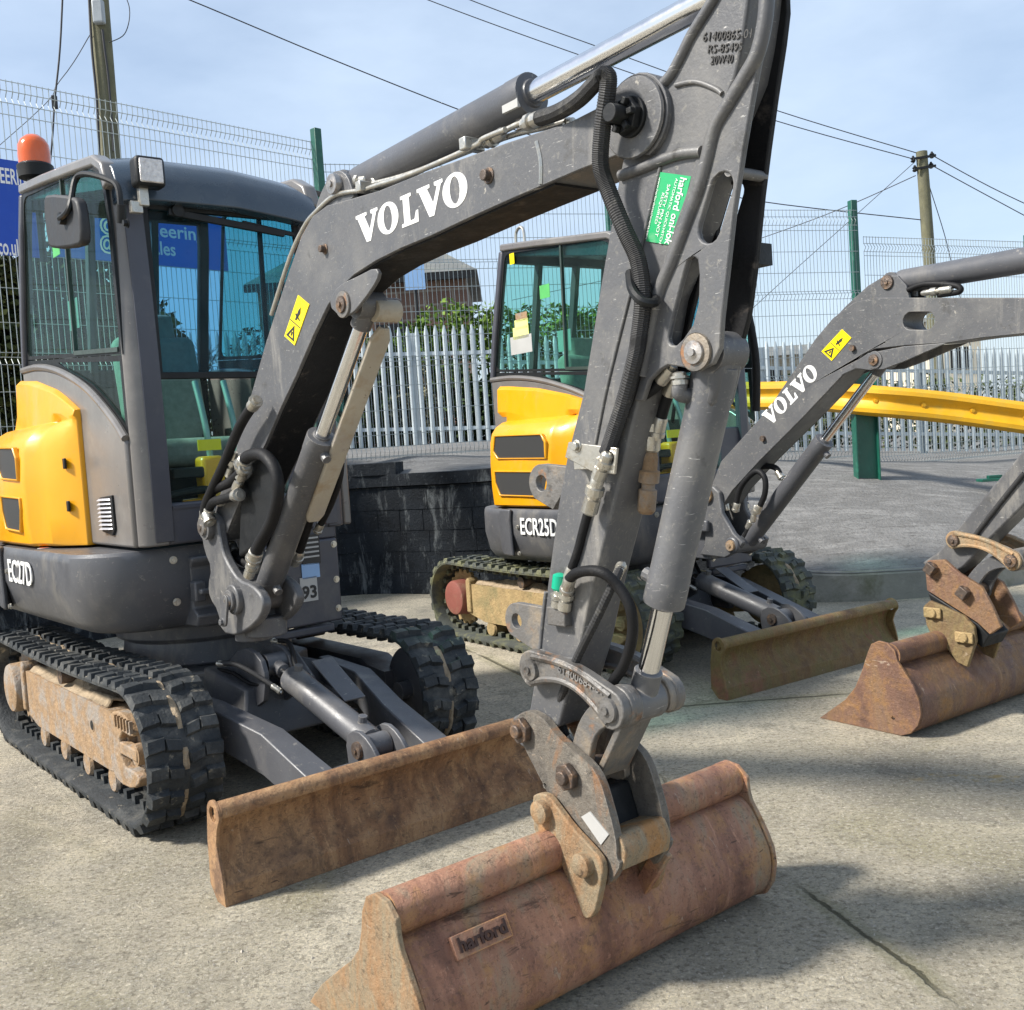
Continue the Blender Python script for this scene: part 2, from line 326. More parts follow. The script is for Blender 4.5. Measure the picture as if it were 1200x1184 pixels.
def glass_mat(name, tint, refl=.9, film=.12):
    m = bpy.data.materials.new(name); m.use_nodes = True; n = m.node_tree; n.nodes.clear()
    o = n.nodes.new('ShaderNodeOutputMaterial'); tr = n.nodes.new('ShaderNodeBsdfTransparent'); tr.inputs[0].default_value = (*tint, 1)
    gl = n.nodes.new('ShaderNodeBsdfGlossy'); gl.inputs['Roughness'].default_value = .03; gl.inputs[0].default_value = (.9, 1, 1, 1)
    df = n.nodes.new('ShaderNodeBsdfDiffuse'); df.inputs[0].default_value = (.45, .48, .45, 1)
    fr = n.nodes.new('ShaderNodeFresnel'); fr.inputs[0].default_value = 1.30
    ge = n.nodes.new('ShaderNodeNewGeometry'); iv = n.nodes.new('ShaderNodeMath'); iv.operation = 'SUBTRACT'; iv.inputs[0].default_value = 1; n.links.new(ge.outputs['Backfacing'], iv.inputs[1]); fm = n.nodes.new('ShaderNodeMath'); fm.operation = 'MULTIPLY'; n.links.new(fr.outputs[0], fm.inputs[0]); n.links.new(iv.outputs[0], fm.inputs[1]); fk = fm; fm = n.nodes.new('ShaderNodeMath'); fm.operation = 'MULTIPLY'; n.links.new(fk.outputs[0], fm.inputs[0]); fm.inputs[1].default_value = .45
    t = n.nodes.new('ShaderNodeTexCoord'); N = nz(n, t.outputs['Object'], 4, 7, .65); F = maprange(n, N, .4, .8, film*.3, film)
    m1 = n.nodes.new('ShaderNodeMixShader'); m2 = n.nodes.new('ShaderNodeMixShader')
    n.links.new(F, m1.inputs[0]); n.links.new(tr.outputs[0], m1.inputs[1]); n.links.new(df.outputs[0], m1.inputs[2])
    n.links.new(fm.outputs[0], m2.inputs[0]); n.links.new(m1.outputs[0], m2.inputs[1]); n.links.new(gl.outputs[0], m2.inputs[2]); n.links.new(m2.outputs[0], o.inputs[0])
    return m
glass_front = glass_mat('blue tinted windscreen', (.40, .66, .79), film=.05)
glass_side = glass_mat('green tinted side glass', (.62, .87, .82), film=.03)
mirrorm = pm('mirror back', (.02, .021, .024), .6, bump=.05, var=.15)

# ------------------------------------------------------------------ setting: ground
def ground_mat():
    m, n, b, v = newmat('weathered concrete')
    c = mixc(n, maprange(n, nz(n, v, .55, 6, .62, .6), .36, .64), (.50, .445, .325), (.88, .79, .61))
    c = mixc(n, maprange(n, nz(n, v, 1.7, 7, .66), .54, .70, 0, .55), c, (.30, .285, .25))
    c = mixc(n, maprange(n, nz(n, v, .9, 5, .6, 1), .55, .70, 0, .6), c, (.40, .36, .20))       # moss tint
    c = mixc(n, maprange(n, nz(n, v, 5.5, 8, .7), .46, .72, 0, .55), c, (.30, .27, .22))
    vo = n.nodes.new('ShaderNodeTexVoronoi'); vo.inputs['Scale'].default_value = 150; n.links.new(v, vo.inputs[0])
    sep = n.nodes.new('ShaderNodeSeparateColor'); n.links.new(vo.outputs['Color'], sep.inputs[0])
    c = mixc(n, maprange(n, sep.outputs[0], .2, 1, 0, .5), c, (.34, .31, .26))
    c = mixc(n, maprange(n, sep.outputs[1], .93, .96, 0, .5), c, (.66, .62, .56))
    c = mixc(n, maprange(n, nz(n, v, 120, 6, .8), .50, .66, 0, .65), c, (.20, .18, .14))
    c = mixc(n, maprange(n, nz(n, v, 2.6, 10, .8, .5), .55, .64, 0, .65), c, (.19, .175, .135))
    c = mixc(n, maprange(n, nz(n, v, .8, 8, .72, .8), .53, .60, 0, .4), c, (.22, .21, .18))
    c = mixc(n, maprange(n, nz(n, v, 44, 5, .8), .41, .49, .65, 0), c, (.17, .145, .105))
    c = mixc(n, maprange(n, nz(n, v, 60, 5, .8), .55, .63, 0, .7), c, (.92, .85, .70))
    c = mixc(n, maprange(n, nz(n, v, 14, 7, .8), .56, .66, 0, .5), c, (.23, .20, .15))
    # scraped paint near the right, as lines of yellow
    sx = n.nodes.new('ShaderNodeSeparateXYZ'); n.links.new(v, sx.inputs[0])
    def line(p, q, wid, wob=.05):                 # mask 1 near the segment p-q
        d = Vector((q[0]-p[0], q[1]-p[1])); L = d.length; d /= L; nn = (-d.y, d.x)
        def M(op, a, b_=None):
            k = n.nodes.new('ShaderNodeMath'); k.operation = op
            for i, z in enumerate((a, b_)):
                if z is None: continue
                if isinstance(z, bpy.types.NodeSocket): n.links.new(z, k.inputs[i])
                else: k.inputs[i].default_value = z
            return k.outputs[0]
        X = M('SUBTRACT', sx.outputs[0], p[0]); Y = M('SUBTRACT', sx.outputs[1], p[1])
        perp = M('ADD', M('MULTIPLY', X, nn[0]), M('MULTIPLY', Y, nn[1])); al = M('ADD', M('MULTIPLY', X, d.x), M('MULTIPLY', Y, d.y))
        wn = M('MULTIPLY', M('SUBTRACT', nz(n, v, 5, 8, .75), .5), wob*2)
        perp = M('ABSOLUTE', M('ADD', perp, wn)); a = maprange(n, perp, wid*.5, wid, 1, 0)
        e = maprange(n, M('ABSOLUTE', M('SUBTRACT', al, L/2)), L/2-.15, L/2, 1, 0); return M('MULTIPLY', a, e)
    lines = [(on_z(925, 1030, 0), on_z(1135, 1184, 0), .011, .035, 1), (on_z(1125, 1176, 0), on_z(1190, 1240, 0), .01, .03, 1),
             (on_z(560, 766, 0), on_z(700, 835, 0), .018, .012, .8), (on_z(700, 835, 0), on_z(1010, 812, 0), .016, .02, .8),
             (on_z(400, 712, 0), on_z(560, 766, 0), .018, .012, .8), (on_z(770, 905, 0), on_z(835, 985, 0), .008, .03, .6), (on_z(1010, 812, 0), on_z(1250, 770, 0), .014, .02, .7), (on_z(835, 985, 0), on_z(925, 1030, 0), .007, .03, .5)]
    hts = None
    for p, q, wd, wb, st in lines:
        L = line((p.x, p.y), (q.x, q.y), wd, wb); halo = line((p.x, p.y), (q.x, q.y), wd*5, wb)
        kk = n.nodes.new('ShaderNodeMath'); kk.operation = 'MULTIPLY'; n.links.new(halo, kk.inputs[0]); kk.inputs[1].default_value = .35*st
        c = mixc(n, kk.outputs[0], c, (.30, .29, .15))
        k2 = n.nodes.new('ShaderNodeMath'); k2.operation = 'MULTIPLY'; n.links.new(L, k2.inputs[0]); k2.inputs[1].default_value = .85*st
        c = mixc(n, k2.outputs[0], c, (.075, .07, .04))
        if hts is None: hts = L
        else:
            k3 = n.nodes.new('ShaderNodeMath'); k3.operation = 'MAXIMUM'; n.links.new(hts, k3.inputs[0]); n.links.new(L, k3.inputs[1]); hts = k3.outputs[0]
    p, q = on_z(1045, 910, 0), on_z(1260, 915, 0); y = line((p.x, p.y), (q.x, q.y), .06, .07)
    k = n.nodes.new('ShaderNodeMath'); k.operation = 'MULTIPLY'; n.links.new(y, k.inputs[0]); n.links.new(maprange(n, nz(n, v, 9, 8, .75), .48, .62, 0, .7), k.inputs[1])
    c = mixc(n, k.outputs[0], c, (.55, .36, .09))
    n.links.new(c, b.inputs['Base Color']); b.inputs['Roughness'].default_value = .9; b.inputs['Specular IOR Level'].default_value = .3
    h = n.nodes.new('ShaderNodeMath'); h.operation = 'SUBTRACT'; n.links.new(nz(n, v, 70, 9, .78), h.inputs[0]); n.links.new(hts, h.inputs[1])
    bu = n.nodes.new('ShaderNodeBump'); bu.inputs['Strength'].default_value = 1.0; bu.inputs['Distance'].default_value = .03
    n.links.new(h.outputs[0], bu.inputs['Height']); n.links.new(bu.outputs[0], b.inputs['Normal'])
    return m
g = MB(); g.add([(-150, -30, 0), (150, -30, 0), (150, 300, 0), (-150, 300, 0)], [(0, 1, 2, 3)])
tag(g.raw('ground', ground_mat()), 'weathered pale concrete yard with moss filled joints', None, kind='structure')

gravel = pm('grey rendered bank', (.150, .147, .141), .92, var=.2, vs=1.2, bump=1.6, bs=34, rvar=.05, dirt=[((.235, .23, .22), .48, .68, 2.5, (1, 3, 1)), ((.09, .086, .08), .52, .68, 7, (1, 2.5, 1)), ((.10, .097, .09), .54, .66, 30), ((.42, .41, .39), .66, .72, 45)])
kerbm = pm('mossy kerb concrete', (.25, .245, .21), .9, var=.2, vs=3, bump=.6, bs=40, dirt=[((.12, .12, .075), .48, .7, 3), ((.38, .37, .33), .62, .75, 12)])
# front edge of the bank (x, y, height) and its back line under the fences
front = [(-14, 2.5, 1.2), (-9, 5.2, 1.2), (-5.2, 7.6, 1.2), (-3.2, 9.3, 1.21), (-1.86, 10.62, 1.215), (-.6, 10.2, 1.215), (.5, 9.75, 1.19), (1.2, 9.2, .85), (1.75, 8.75, .5), (2.15, 8.48, .29), (2.55, 8.33, .235), (3.0, 8.25, .23), (3.5, 8.3, .225), (4.1, 8.55, .225), (5.2, 9.2, .22), (9, 12, .22), (16, 17, .22)]
def back(i, t):
    x, y, z = front[i]; return None
rows = [0, .12, .3, .55, 1.0]
bk = []
def topz(x): # height of the bank under the mesh fence
    return 1.40 if x < -1.2 else max(.8, 1.40-(x+1.2)*.082)
fr_s = catmull([Vector(p) for p in front], 5)
for i, p in enumerate(fr_s):
    x = p.x; q = Vector((x*1.12+.25, 11.0+max(0, (x+1.2))*.33-max(0, -x-2)*.62, 0)); q.z = topz(q.x); q.y = max(q.y, p.y+.7)
    bk.append(q)
b = MB(); nR = 14; rings = []
for k in range(nR+1):
    t = k/nR; rr = []
    for p, q in zip(fr_s, bk):
        P = p.lerp(q, t); P.z = p.z+(q.z-p.z)*(math.sin(t*math.pi/2) if p.z < 1.1 else t)+.012*noise.noise(Vector((P.x*2, P.y*2, 0)))*(1 if 0 < k else 0); rr.append(P)
    rings.append(rr)
for d in (2.5, 7, 40, 200):
    rings.append([Vector((q.x*(1+d*.02)+d*.25, q.y+d, q.z+(.12 if d < 41 else .12) if q.x < 2 else q.z)) for q in bk])
b.loft(rings, cap=False, closed=False)
tag(b.build('embankment', gravel, smooth=60), 'grey rendered bank rising behind the machines', None, kind='structure')

# kerb along the bank's low front and the dark block retaining wall
k0 = [p for p in fr_s if p.x >= 2.1]
b = MB(); rr = []
for i, p in enumerate(k0):
    t = (k0[min(i+1, len(k0)-1)]-k0[max(i-1, 0)]); t.z = 0; t.normalize(); nn = Vector((t.y, -t.x, 0))
    rr.append([Vector((p.x, p.y, 0))+nn*.02, Vector((p.x, p.y, 0))+nn*.0+Vector((0, 0, p.z-.02))+nn*.01, Vector((p.x, p.y, p.z+.012))-nn*.02, Vector((p.x, p.y, p.z+.012))-nn*.14, Vector((p.x, p.y, 0))-nn*.14])
b.loft(rr)
tag(b.build('concrete_kerb', kerbm, smooth=30), 'curved mossy concrete kerb edging the grey bank', 'kerb')
def wall_mat():
    m, n, b, v = newmat('black painted blockwork')
    c = mixc(n, maprange(n, nz(n, v, 2.2, 8, .7), .35, .68), (.004, .006, .009), (.018, .024, .032))
    c = mixc(n, maprange(n, nz(n, v, 6, 10, .8, .4, (1, 1, .3)), .53, .64, 0, .8), c, (.17, .185, .19))
    c = mixc(n, maprange(n, nz(n, v, 40, 6, .8), .64, .70, 0, .8), c, (.3, .3, .3))
    n.links.new(c, b.inputs['Base Color']); b.inputs['Roughness'].default_value = .7; b.inputs['Specular IOR Level'].default_value = .25
    bu = n.nodes.new('ShaderNodeBump'); bu.inputs['Strength'].default_value = 1; bu.inputs['Distance'].default_value = .02
    n.links.new(nz(n, v, 35, 9, .75), bu.inputs['Height']); n.links.new(bu.outputs[0], b.inputs['Normal']); return m
wallm = wall_mat()
wr = empty('retaining_wall', (-1.86, 10.62, 0)); tag(wr, 'low black painted block wall with peeling paint holding back the bank', 'wall')
wl = [p for p in fr_s if -8 < p.x < 2.3]
b = MB()
for i in range(len(wl)-1):                       # real courses of blocks with recessed joints
    a, c = wl[i], wl[i+1]; t = (c-a); t.z = 0; L = t.length; t.normalize(); nn = Vector((t.y, -t.x, 0)); off = Vector((-1.86, 10.62, 0))
    a0 = Vector((a.x, a.y, 0))-off; H = min(a.z, c.z)-.12
    b.hexa([a0+nn*.01, a0+t*L+nn*.01, a0+t*L-nn*.2, a0-nn*.2], [p+Vector((0, 0, max(H, .05))) for p in (a0+nn*.01, a0+t*L+nn*.01, a0+t*L-nn*.2, a0-nn*.2)])
    z = 0; row = 0
    while z+.1 < H:
        h = .215; zz = min(z+h, H); s = (-.225 if row % 2 else 0)
        while s < L:
            s0 = max(s+.005, 0); s1 = min(s+.445, L)
            if s1-s0 > .02:
                j = random.uniform(.012, .022); q = [a0+t*s0+nn*j, a0+t*s1+nn*j, a0+t*s1, a0+t*s0]
                b.hexa([p+Vector((0, 0, z+.005)) for p in q], [p+Vector((0, 0, zz-.004)) for p in q])
            s += .45
        z += h; row += 1
b.build('blockwork', wallm, wr, smooth=0)
b = MB(); rr = []
for i, p in enumerate(wl):
    t = (wl[min(i+1, len(wl)-1)]-wl[max(i-1, 0)]); t.z = 0; t.normalize(); nn = Vector((t.y, -t.x, 0)); P = Vector((p.x, p.y, 0))-Vector((-1.86, 10.62, 0))
    rr.append([P+nn*.05+Vector((0, 0, p.z-.11)), P+nn*.05+Vector((0, 0, p.z+.01)), P-nn*.2+Vector((0, 0, p.z+.012)), P-nn*.2+Vector((0, 0, p.z-.11))])
b.loft(rr); b.build('coping', wallm, wr, smooth=30)
b = MB(); q0 = on_depth(383, 553, 10.66)-Vector((-1.86, 10.62, 0)); q1 = on_depth(467, 549, 10.42)-Vector((-1.86, 10.62, 0))
dd = (q1-q0).normalized(); b.beam((q0.x-.8*dd.x, q0.y-.8*dd.y+.12, 1.285), (q1.x, q1.y+.12, 1.285), .2, .13); b.build('raised_block', wallm, wr, bevel=.006)

# ------------------------------------------------------------------ fences
def mesh_fence(a, c, z0, z1, label, posts, name='mesh_fence'):
    a, c = Vector(a), Vector(c); root = empty(name, (a.x, a.y, z0)); tag(root, label, 'fence', 'green mesh security fences')
    t = (c-a); t.z = 0; L = t.length; t.normalize(); nn = Vector((t.y, -t.x, 0)); H = z1-z0
    b = MB(); rw = .0037
    folds = [.08, H*.33, H*.66, H-.14]
    prof = [(0, 0)]
    for f in folds: prof += [(f-.05, 0), (f, .035), (f+.05, 0)] if f > .06 else [(f, 0)]
    prof.append((H, 0)); prof.sort()
    def bar(p, q, r):
        d = (q-p); x = d.orthogonal().normalized()*r; y = d.normalized().cross(x).normalized()*r
        b.add([p+x, p+y, p-x, p-y, q+x, q+y, q-x, q-y], [(0, 1, 5, 4), (1, 2, 6, 5), (2, 3, 7, 6), (3, 0, 4, 7)])
    n = int(L/.05)
    for i in range(n+1):
        s = i*.05
        for k in range(len(prof)-1):
            (za, oa), (zb, ob) = prof[k], prof[k+1]
            if zb-za < .01: continue
            bar(t*s+nn*oa+Vector((0, 0, za)), t*s+nn*ob+Vector((0, 0, zb)), rw)
    hz = sorted(set([.02, H-.01]+[f+d for f in folds for d in (-.05, .05)]+[H*k/12 for k in range(1, 12)]))
    for z in hz:
        o = 0; bar(Vector((0, 0, z))+nn*(o+.006), t*L+Vector((0, 0, z))+nn*(o+.006), rw*1.15)
    b.raw('wire_panel', wirem, root)
    for s, top in posts:
        b = MB(); p = t*s; b.beam(p-nn*.04+Vector((0, 0, -.35)), p-nn*.04+Vector((0, 0, H+top)), .085, .085, upv=t); b.build('post', greenpost, root, bevel=.006)
    return root, t, L
P1 = on_depth(402, 545, 11.0); P2 = on_depth(1016, 545, 12.9)
zt1 = on_depth(368, 166, 11.0).z; P0 = on_z(0, 92, zt1)
P1b = on_depth(368, 166, 11.0)
zt2 = on_depth(1000, 246, 12.9).z
B0 = Vector((P1b.x, P1b.y, 0)); d0 = (Vector((P0.x, P0.y, 0))-B0).normalized()
d0v = Vector((P0.x, P0.y, 0))
mesh_fence(B0+d0*.0-Vector((0, 0, 0)), B0+d0*7.0, 1.3, zt1, 'green mesh fence behind the left cab, carrying the blue sign', [(0, .12), (6.2, .12)])
Q2 = on_depth(1003, 246, 12.9); Q2 = Vector((Q2.x, Q2.y, 0))
tt = (Q2-B0); LL = tt.length; tt.normalize()
zm = (zt1+zt2)/2
mesh_fence(B0+tt*.05, B0+tt*(LL/2-.03), 1.38, zm+.12, 'green mesh fence between the two excavators, palisade fence behind it', [(LL/2-.03, .1)])
mesh_fence(B0+tt*(LL/2), Q2, 1.0, zt2+.0, 'tall green mesh fence just left of the full height green post', [(LL/2-.02, .12)])
zt3 = on_depth(1012, 277, 12.95).z; Pe = on_z(1200, 283, zt3)
tt3 = (Vector((Pe.x, Pe.y, 0))-Q2).normalized()
mesh_fence(Q2+tt3*.1, Q2+tt3*7.5, .85, zt3, 'lower green mesh fence right of the tall post, behind the raised grey boom', [(3.0, .1), (6.0, .1)])

def palisade(pts, H, label):
    root = empty('palisade_fence', pts[0]); tag(root, label, 'fence')
    b = MB(); rl = MB(); O = Vector(pts[0])
    for k in range(len(pts)-1):
        a, c = Vector(pts[k])-O, Vector(pts[k+1])-O; t = c-a; L = t.length; t.normalize(); nn = Vector((t.y, -t.x, 0)).normalized(); n = int(L/.142)
        tf = Vector((t.x, t.y, 0)).normalized()
        for i in range(n):
            p = a+t*(i*.142+.07); w = .036; lean = random.uniform(-.004, .004)
            up = Vector((lean, 0, H+random.uniform(-.01, .01)))
            q = [p-tf*w, p-tf*.013+nn*.02, p+tf*.013+nn*.02, p+tf*w]
            top = [x+up-Vector((0, 0, .12)) for x in q]; tip = [p-tf*.012+up+nn*.004, p-tf*.005+nn*.012+up, p+tf*.005+nn*.012+up, p+tf*.012+up+nn*.004]
            b.add(q+top+tip, [(0, 1, 5, 4), (1, 2, 6, 5), (2, 3, 7, 6), (4, 5, 9, 8), (5, 6, 10, 9), (6, 7, 11, 10)])
        for z in (.28, H-.42): rl.beam(a-nn*.02+Vector((0, 0, z)), c-nn*.02+Vector((0, 0, z)), .045, .055)
        m = int(L/2.75)
        for i in range(m+1): p = a+t*(i*2.75)-nn*.07; rl.beam(p-Vector((0, 0, .1)), p+Vector((0, 0, H-.1)), .06, .11, upv=tf)
    b.raw('pale_panel', galv, root); rl.build('rail', galv, root, smooth=0)
    return root
pa = on_depth(300, 516, 16.0); pb = on_depth(585, 522, 16.0); pc = on_depth(900, 528, 16.3); pd = on_depth(1330, 530, 17.5)
palisade([(pa.x-3, 16.3, pa.z-.02), (pb.x, pb.y, pb.z)], 1.86, 'galvanised palisade fence with pointed pales below the brick house')
palisade([(pb.x+.05, pb.y, pb.z-.01), (pc.x, pc.y, pc.z), (pd.x, pd.y, pd.z)], 1.72, 'galvanised palisade fence beyond the yellow crash barrier')

# mossy pale boards behind the fence at the far left
brd = pm('mossy boards', (.25, .255, .15), .9, var=.2, vs=3, bump=.5, dirt=[((.15, .16, .07), .5, .7, 4, (1, 1, .3)), ((.35, .35, .25), .6, .75, 10)])
a = on_depth(-140, 500, 14.2); c = on_depth(150, 480, 15.0); root = empty('board_fence', (a.x, a.y, .3)); tag(root, 'mossy vertical board fence low behind the mesh at the far left', 'fence')
b = MB(); t = Vector((c.x-a.x, c.y-a.y, 0)); L = t.length; t.normalize(); nn = Vector((t.y, -t.x, 0))
for i in range(int(L/.14)): b.beam(t*(i*.14)+nn*random.uniform(0, .015), t*(i*.14)+nn*.01+Vector((0, 0, 2.15-.3+.45+random.uniform(-.01, .01))), .132, .022, upv=nn)
b.build('boards', brd, root, smooth=0); b = MB(); b.beam(nn*.04+Vector((0, 0, 2.33)), t*L+nn*.04+Vector((0, 0, 2.33)), .07, .05); b.build('top_rail', brd, root)

# ------------------------------------------------------------------ blue sign on the left fence
bluem = pm('blue sign board', (.0, .055, .42), .35, var=.06, vs=2, bump=.02, dirt=[((.02, .08, .4), .55, .8, 6)])
blue2 = pm('lighter blue sign board', (.03, .14, .55), .35, var=.06, vs=2, bump=.02)
nn0 = Vector((-d0.y, d0.x, 0)); nn0 = nn0 if nn0.y < 0 else -nn0      # towards the viewer
xd = -d0
def fence_pt(u, v, off=.07):                       # point on the left fence's plane
    r = ray(u, v); n_ = nn0; Pp = B0+nn0*off; return CP+r*((Pp-CP).dot(n_)/r.dot(n_))
def sign(u0, v0, u1, v1, name, mat, label, rows):
    tl = fence_pt(u0, v0); br = fence_pt(u1, v1); w_ = (Vector((br.x, br.y, 0))-Vector((tl.x, tl.y, 0))).length; h_ = tl.z-br.z
    root = empty(name, (tl.x, tl.y, br.z)); tag(root, label, 'sign')
    b = MB(); b.hexa([Vector((0, 0, 0)), xd*w_, xd*w_-nn0*.01, -nn0*.01], [p+Vector((0, 0, h_)) for p in (Vector((0, 0, 0)), xd*w_, xd*w_-nn0*.01, -nn0*.01)])
    b.build('board', mat, root, bevel=.002)
    for s, x, z, h, wd in rows: text(s, 'lettering', whitep, root, xd*x+Vector((0, 0, z))+nn0*.001, xd, (0, 0, 1), h, wd, bold=.015)
    return root, w_, h_
s0 = fence_pt(-40, 190); 
def sx_(u, v, tl): p = fence_pt(u, v); return (Vector((p.x, p.y, 0))-Vector((tl.x, tl.y, 0))).length
T0 = fence_pt(-75, 175); Z0 = fence_pt(40, 300).z
e0 = fence_pt(0, 212); e1 = fence_pt(38, 212)
c0 = fence_pt(2, 297); c1 = fence_pt(26, 297)
sc1 = sx_(38, 214, T0)
sign(-75, 175, 52, 303, 'sign_board', bluem, 'dark blue sign reading ENGINEERING and .co.uk left of the cab', [('ENGINEERING', sx_(-38, 212, T0), fence_pt(10, 216).z-fence_pt(52, 303).z, .13, sx_(40, 214, T0)-sx_(-38, 212, T0)), ('sales.co.uk', sx_(-30, 290, T0), fence_pt(14, 300).z-fence_pt(52, 303).z, .14, sx_(26, 292, T0)-sx_(-30, 290, T0))])
T1 = fence_pt(54, 188)
zb1 = fence_pt(268, 318).z
sign(54, 196, 268, 318, 'sign_board', blue2, 'long blue sign reading @plantsales seen through the left cab windows', [('@engineering', sx_(118, 272, T1), fence_pt(200, 284).z-zb1, .17, sx_(240, 284, T1)-sx_(118, 272, T1)), ('@plantsales', sx_(118, 290, T1), fence_pt(190, 304).z-zb1, .17, sx_(206, 294, T1)-sx_(118, 292, T1))])

# ------------------------------------------------------------------ yellow crash barrier
def wbeam(pts, h, label, post_u=None):
    O = Vector(pts[0]); root = empty('crash_barrier', O); tag(root, label, 'barrier', 'yellow crash barriers')
    prof = [(0, -.5), (.02, -.5), (.075, -.38), (.08, -.25), (.03, -.1), (.02, 0), (.03, .1), (.08, .25), (.075, .38), (.02, .5), (0, .5)]
    P = [Vector(p)-O for p in pts]; Ps = catmull(P, 6); rings = []
    for i, p in enumerate(Ps):
        t = Ps[min(i+1, len(Ps)-1)]-Ps[max(i-1, 0)]; t.z = 0; t.normalize(); nn = Vector((t.y, -t.x, 0))
        rings.append([p+nn*o+Vector((0, 0, z*h)) for o, z in prof]+[p+nn*(o-.012)+Vector((0, 0, z*h)) for o, z in prof[::-1]])
    b = MB(); b.loft(rings); b.build('beam', barrier_y, root, smooth=35)
    b = MB()
    for i in range(2, len(Ps)-1, 4): b.hexbolt(Ps[i]+Vector((0, 0, 0))+Vector((0, -.025, 0)), (0, -1, 0), .02, .02)
    b.build('bolt', barrier_y, root)
    return root
def bp(u, v, d): p = on_depth(u, v, d); return (p.x, p.y, p.z)
br_ = wbeam([bp(815, 460, 12.3), bp(880, 464, 11.9), bp(950, 464, 11.3), bp(1025, 470, 10.7), bp(1110, 478, 10.5), bp(1200, 490, 10.3), bp(1330, 508, 10.0)], .32, 'yellow W-profile crash barrier on a green post in front of the mesh fence')
b = MB(); p = on_depth(1016, 549, 10.9); q = on_depth(1011, 425, 10.9); o_ = Vector(bp(815, 460, 12.3))
for dx in (-.115, .115): b.beam(Vector((p.x+dx, p.y, p.z-.3))-o_, Vector((p.x+dx, p.y, q.z))-o_, .014, .14, upv=(0, 1, 0))
b.beam(Vector((p.x, p.y, p.z-.3))-o_, Vector((p.x, p.y, q.z))-o_, .23, .014, upv=(0, 1, 0)); b.build('post', greenpost, br_, bevel=.003)
wbeam([bp(700, 560, 9.9), bp(790, 554, 9.9), bp(842, 552, 9.9)], .3, 'low yellow crash barrier end glimpsed behind the second excavator')
b = MB(); p = on_depth(1162, 560, 10.6); root = empty('post_base', (p.x, p.y, p.z-.04)); tag(root, 'flat green steel base plate lying on the grey bank', 'base plate')
b.box((0, 0, .02), (.26, .14, .03)); b.build('plate', greenpost, root, bevel=.004); b = MB(); b.box((.03, 0, .05), (.14, .06, .03)); b.build('socket', greenpost, root, bevel=.004)

# ------------------------------------------------------------------ poles and cables
wood = pm('weathered pole wood', (.13, .125, .075), .9, var=.25, vs=4, bump=.6, bs=40, dirt=[((.10, .10, .075), .5, .7, 4, (4, 4, .3)), ((.28, .28, .2), .6, .75, 9, (3, 3, .3))])
cablem = pm('overhead cable', (.03, .03, .035), .6, bump=0)
def pole(u, v, ub, vb, d, r, label, fit):
    a = on_depth(ub, vb, d); c = on_depth(u, v, d); root = empty('utility_pole', (a.x, a.y, 0)); tag(root, label, 'utility pole', 'wooden utility poles')
    H = c.z; lean = Vector((c.x-a.x, 0, 0)); b = MB(); rings = []
    for k in range(13):
        t = k/12; z = H*t; o = lean*((z-a.z)/(c.z-a.z)) if z > 0 else lean*0; rr = r*(1.15-.3*t)
        rings.append([o+Vector((rr*math.cos(q)*(1+.03*noise.noise(Vector((q*3, z, 1)))), rr*math.sin(q), z)) for q in [i*math.pi/8 for i in range(16)]])
    b.loft(rings); b.build('shaft', wood, root, smooth=60)
    return root, lean, H, Vector((a.x, a.y, 0)), a.z, c.z
root, ln, H, O, za, zc = pole(98, -240, 130, 180, 13.5, .125, 'mossy wooden utility pole with grey box rising behind the left cab', 1)
boxm = pm('grey junction box', (.33, .36, .38), .5, bump=.05)
def at_pole(u, v, d, fwd): p = on_depth(u, v, d); return p-O+Vector((0, -fwd, 0))
b = MB(); p = at_pole(121, 20, 13.5, .15); b.box(p, (.14, .1, .29)); b.build('junction_box', boxm, root, bevel=.02)
b = MB(); b.tube([at_pole(108, 0, 13.5, .1), at_pole(112, 60, 13.5, .12), at_pole(118, 120, 13.5, .13), at_pole(121, 180, 13.5, .13), at_pole(124, 260, 13.5, .13)], .016); b.tube([at_pole(125, 40, 13.5, .14), at_pole(127, 60, 13.5, .13), at_pole(131, 100, 13.5, .1), at_pole(137, 180, 13.5, .1)], .014); b.build('conduit', cablem, root)
root2, ln, H2, O2_, za, zc = pole(1080, 178, 1090, 320, 24, .145, 'slim wooden pole with insulators standing beyond the fence on the right', 1)
def ap2(u, v, f=.15): p = on_depth(u, v, 24); return p-O2_+Vector((0, -f, 0))
b = MB()
for (u, v) in ((1070, 187), (1092, 182), (1072, 198), (1091, 194)):
    p = ap2(u, v, 0); b.lathe(p-Vector((0, 0, .07)), p+Vector((0, 0, .1)), [(0, .03), (.03, .06), (.06, .035), (.09, .06), (.12, .03), (.15, .02)], 10)
b.build('insulator', blackm, root2)
b = MB(); b.beam(ap2(1068, 188, .12), ap2(1094, 184, .12), .05, .05); b.beam(ap2(1069, 200, .12), ap2(1094, 196, .12), .05, .05); b.build('crossarm', blackm, root2)
def cable(pts, r, label, cat='cable'):
    O = Vector(pts[0]); b = MB(); b.tube([Vector(p)-O for p in pts], r, 5, 6); o = b.build('overhead_cable', cablem, None, smooth=80); o.location = O
    return tag(o, label, cat, 'overhead cables')
cable([bp(-700, -420, 17), bp(-200, -170, 18), bp(200, -9, 20), bp(380, 66, 21), bp(560, 137, 22), bp(700, 184, 22.5), bp(800, 213, 23), bp(890, 236, 23.5), bp(1081, 258, 24)], .012, 'black cable running from upper left across the sky to half way up the right pole')
cable([bp(-300, -330, 24), bp(100, -160, 24), bp(470, -12, 24), bp(700, 72, 24), bp(900, 139, 24), bp(1072, 187, 24)], .011, 'lower of the two cables running to the right hand pole')
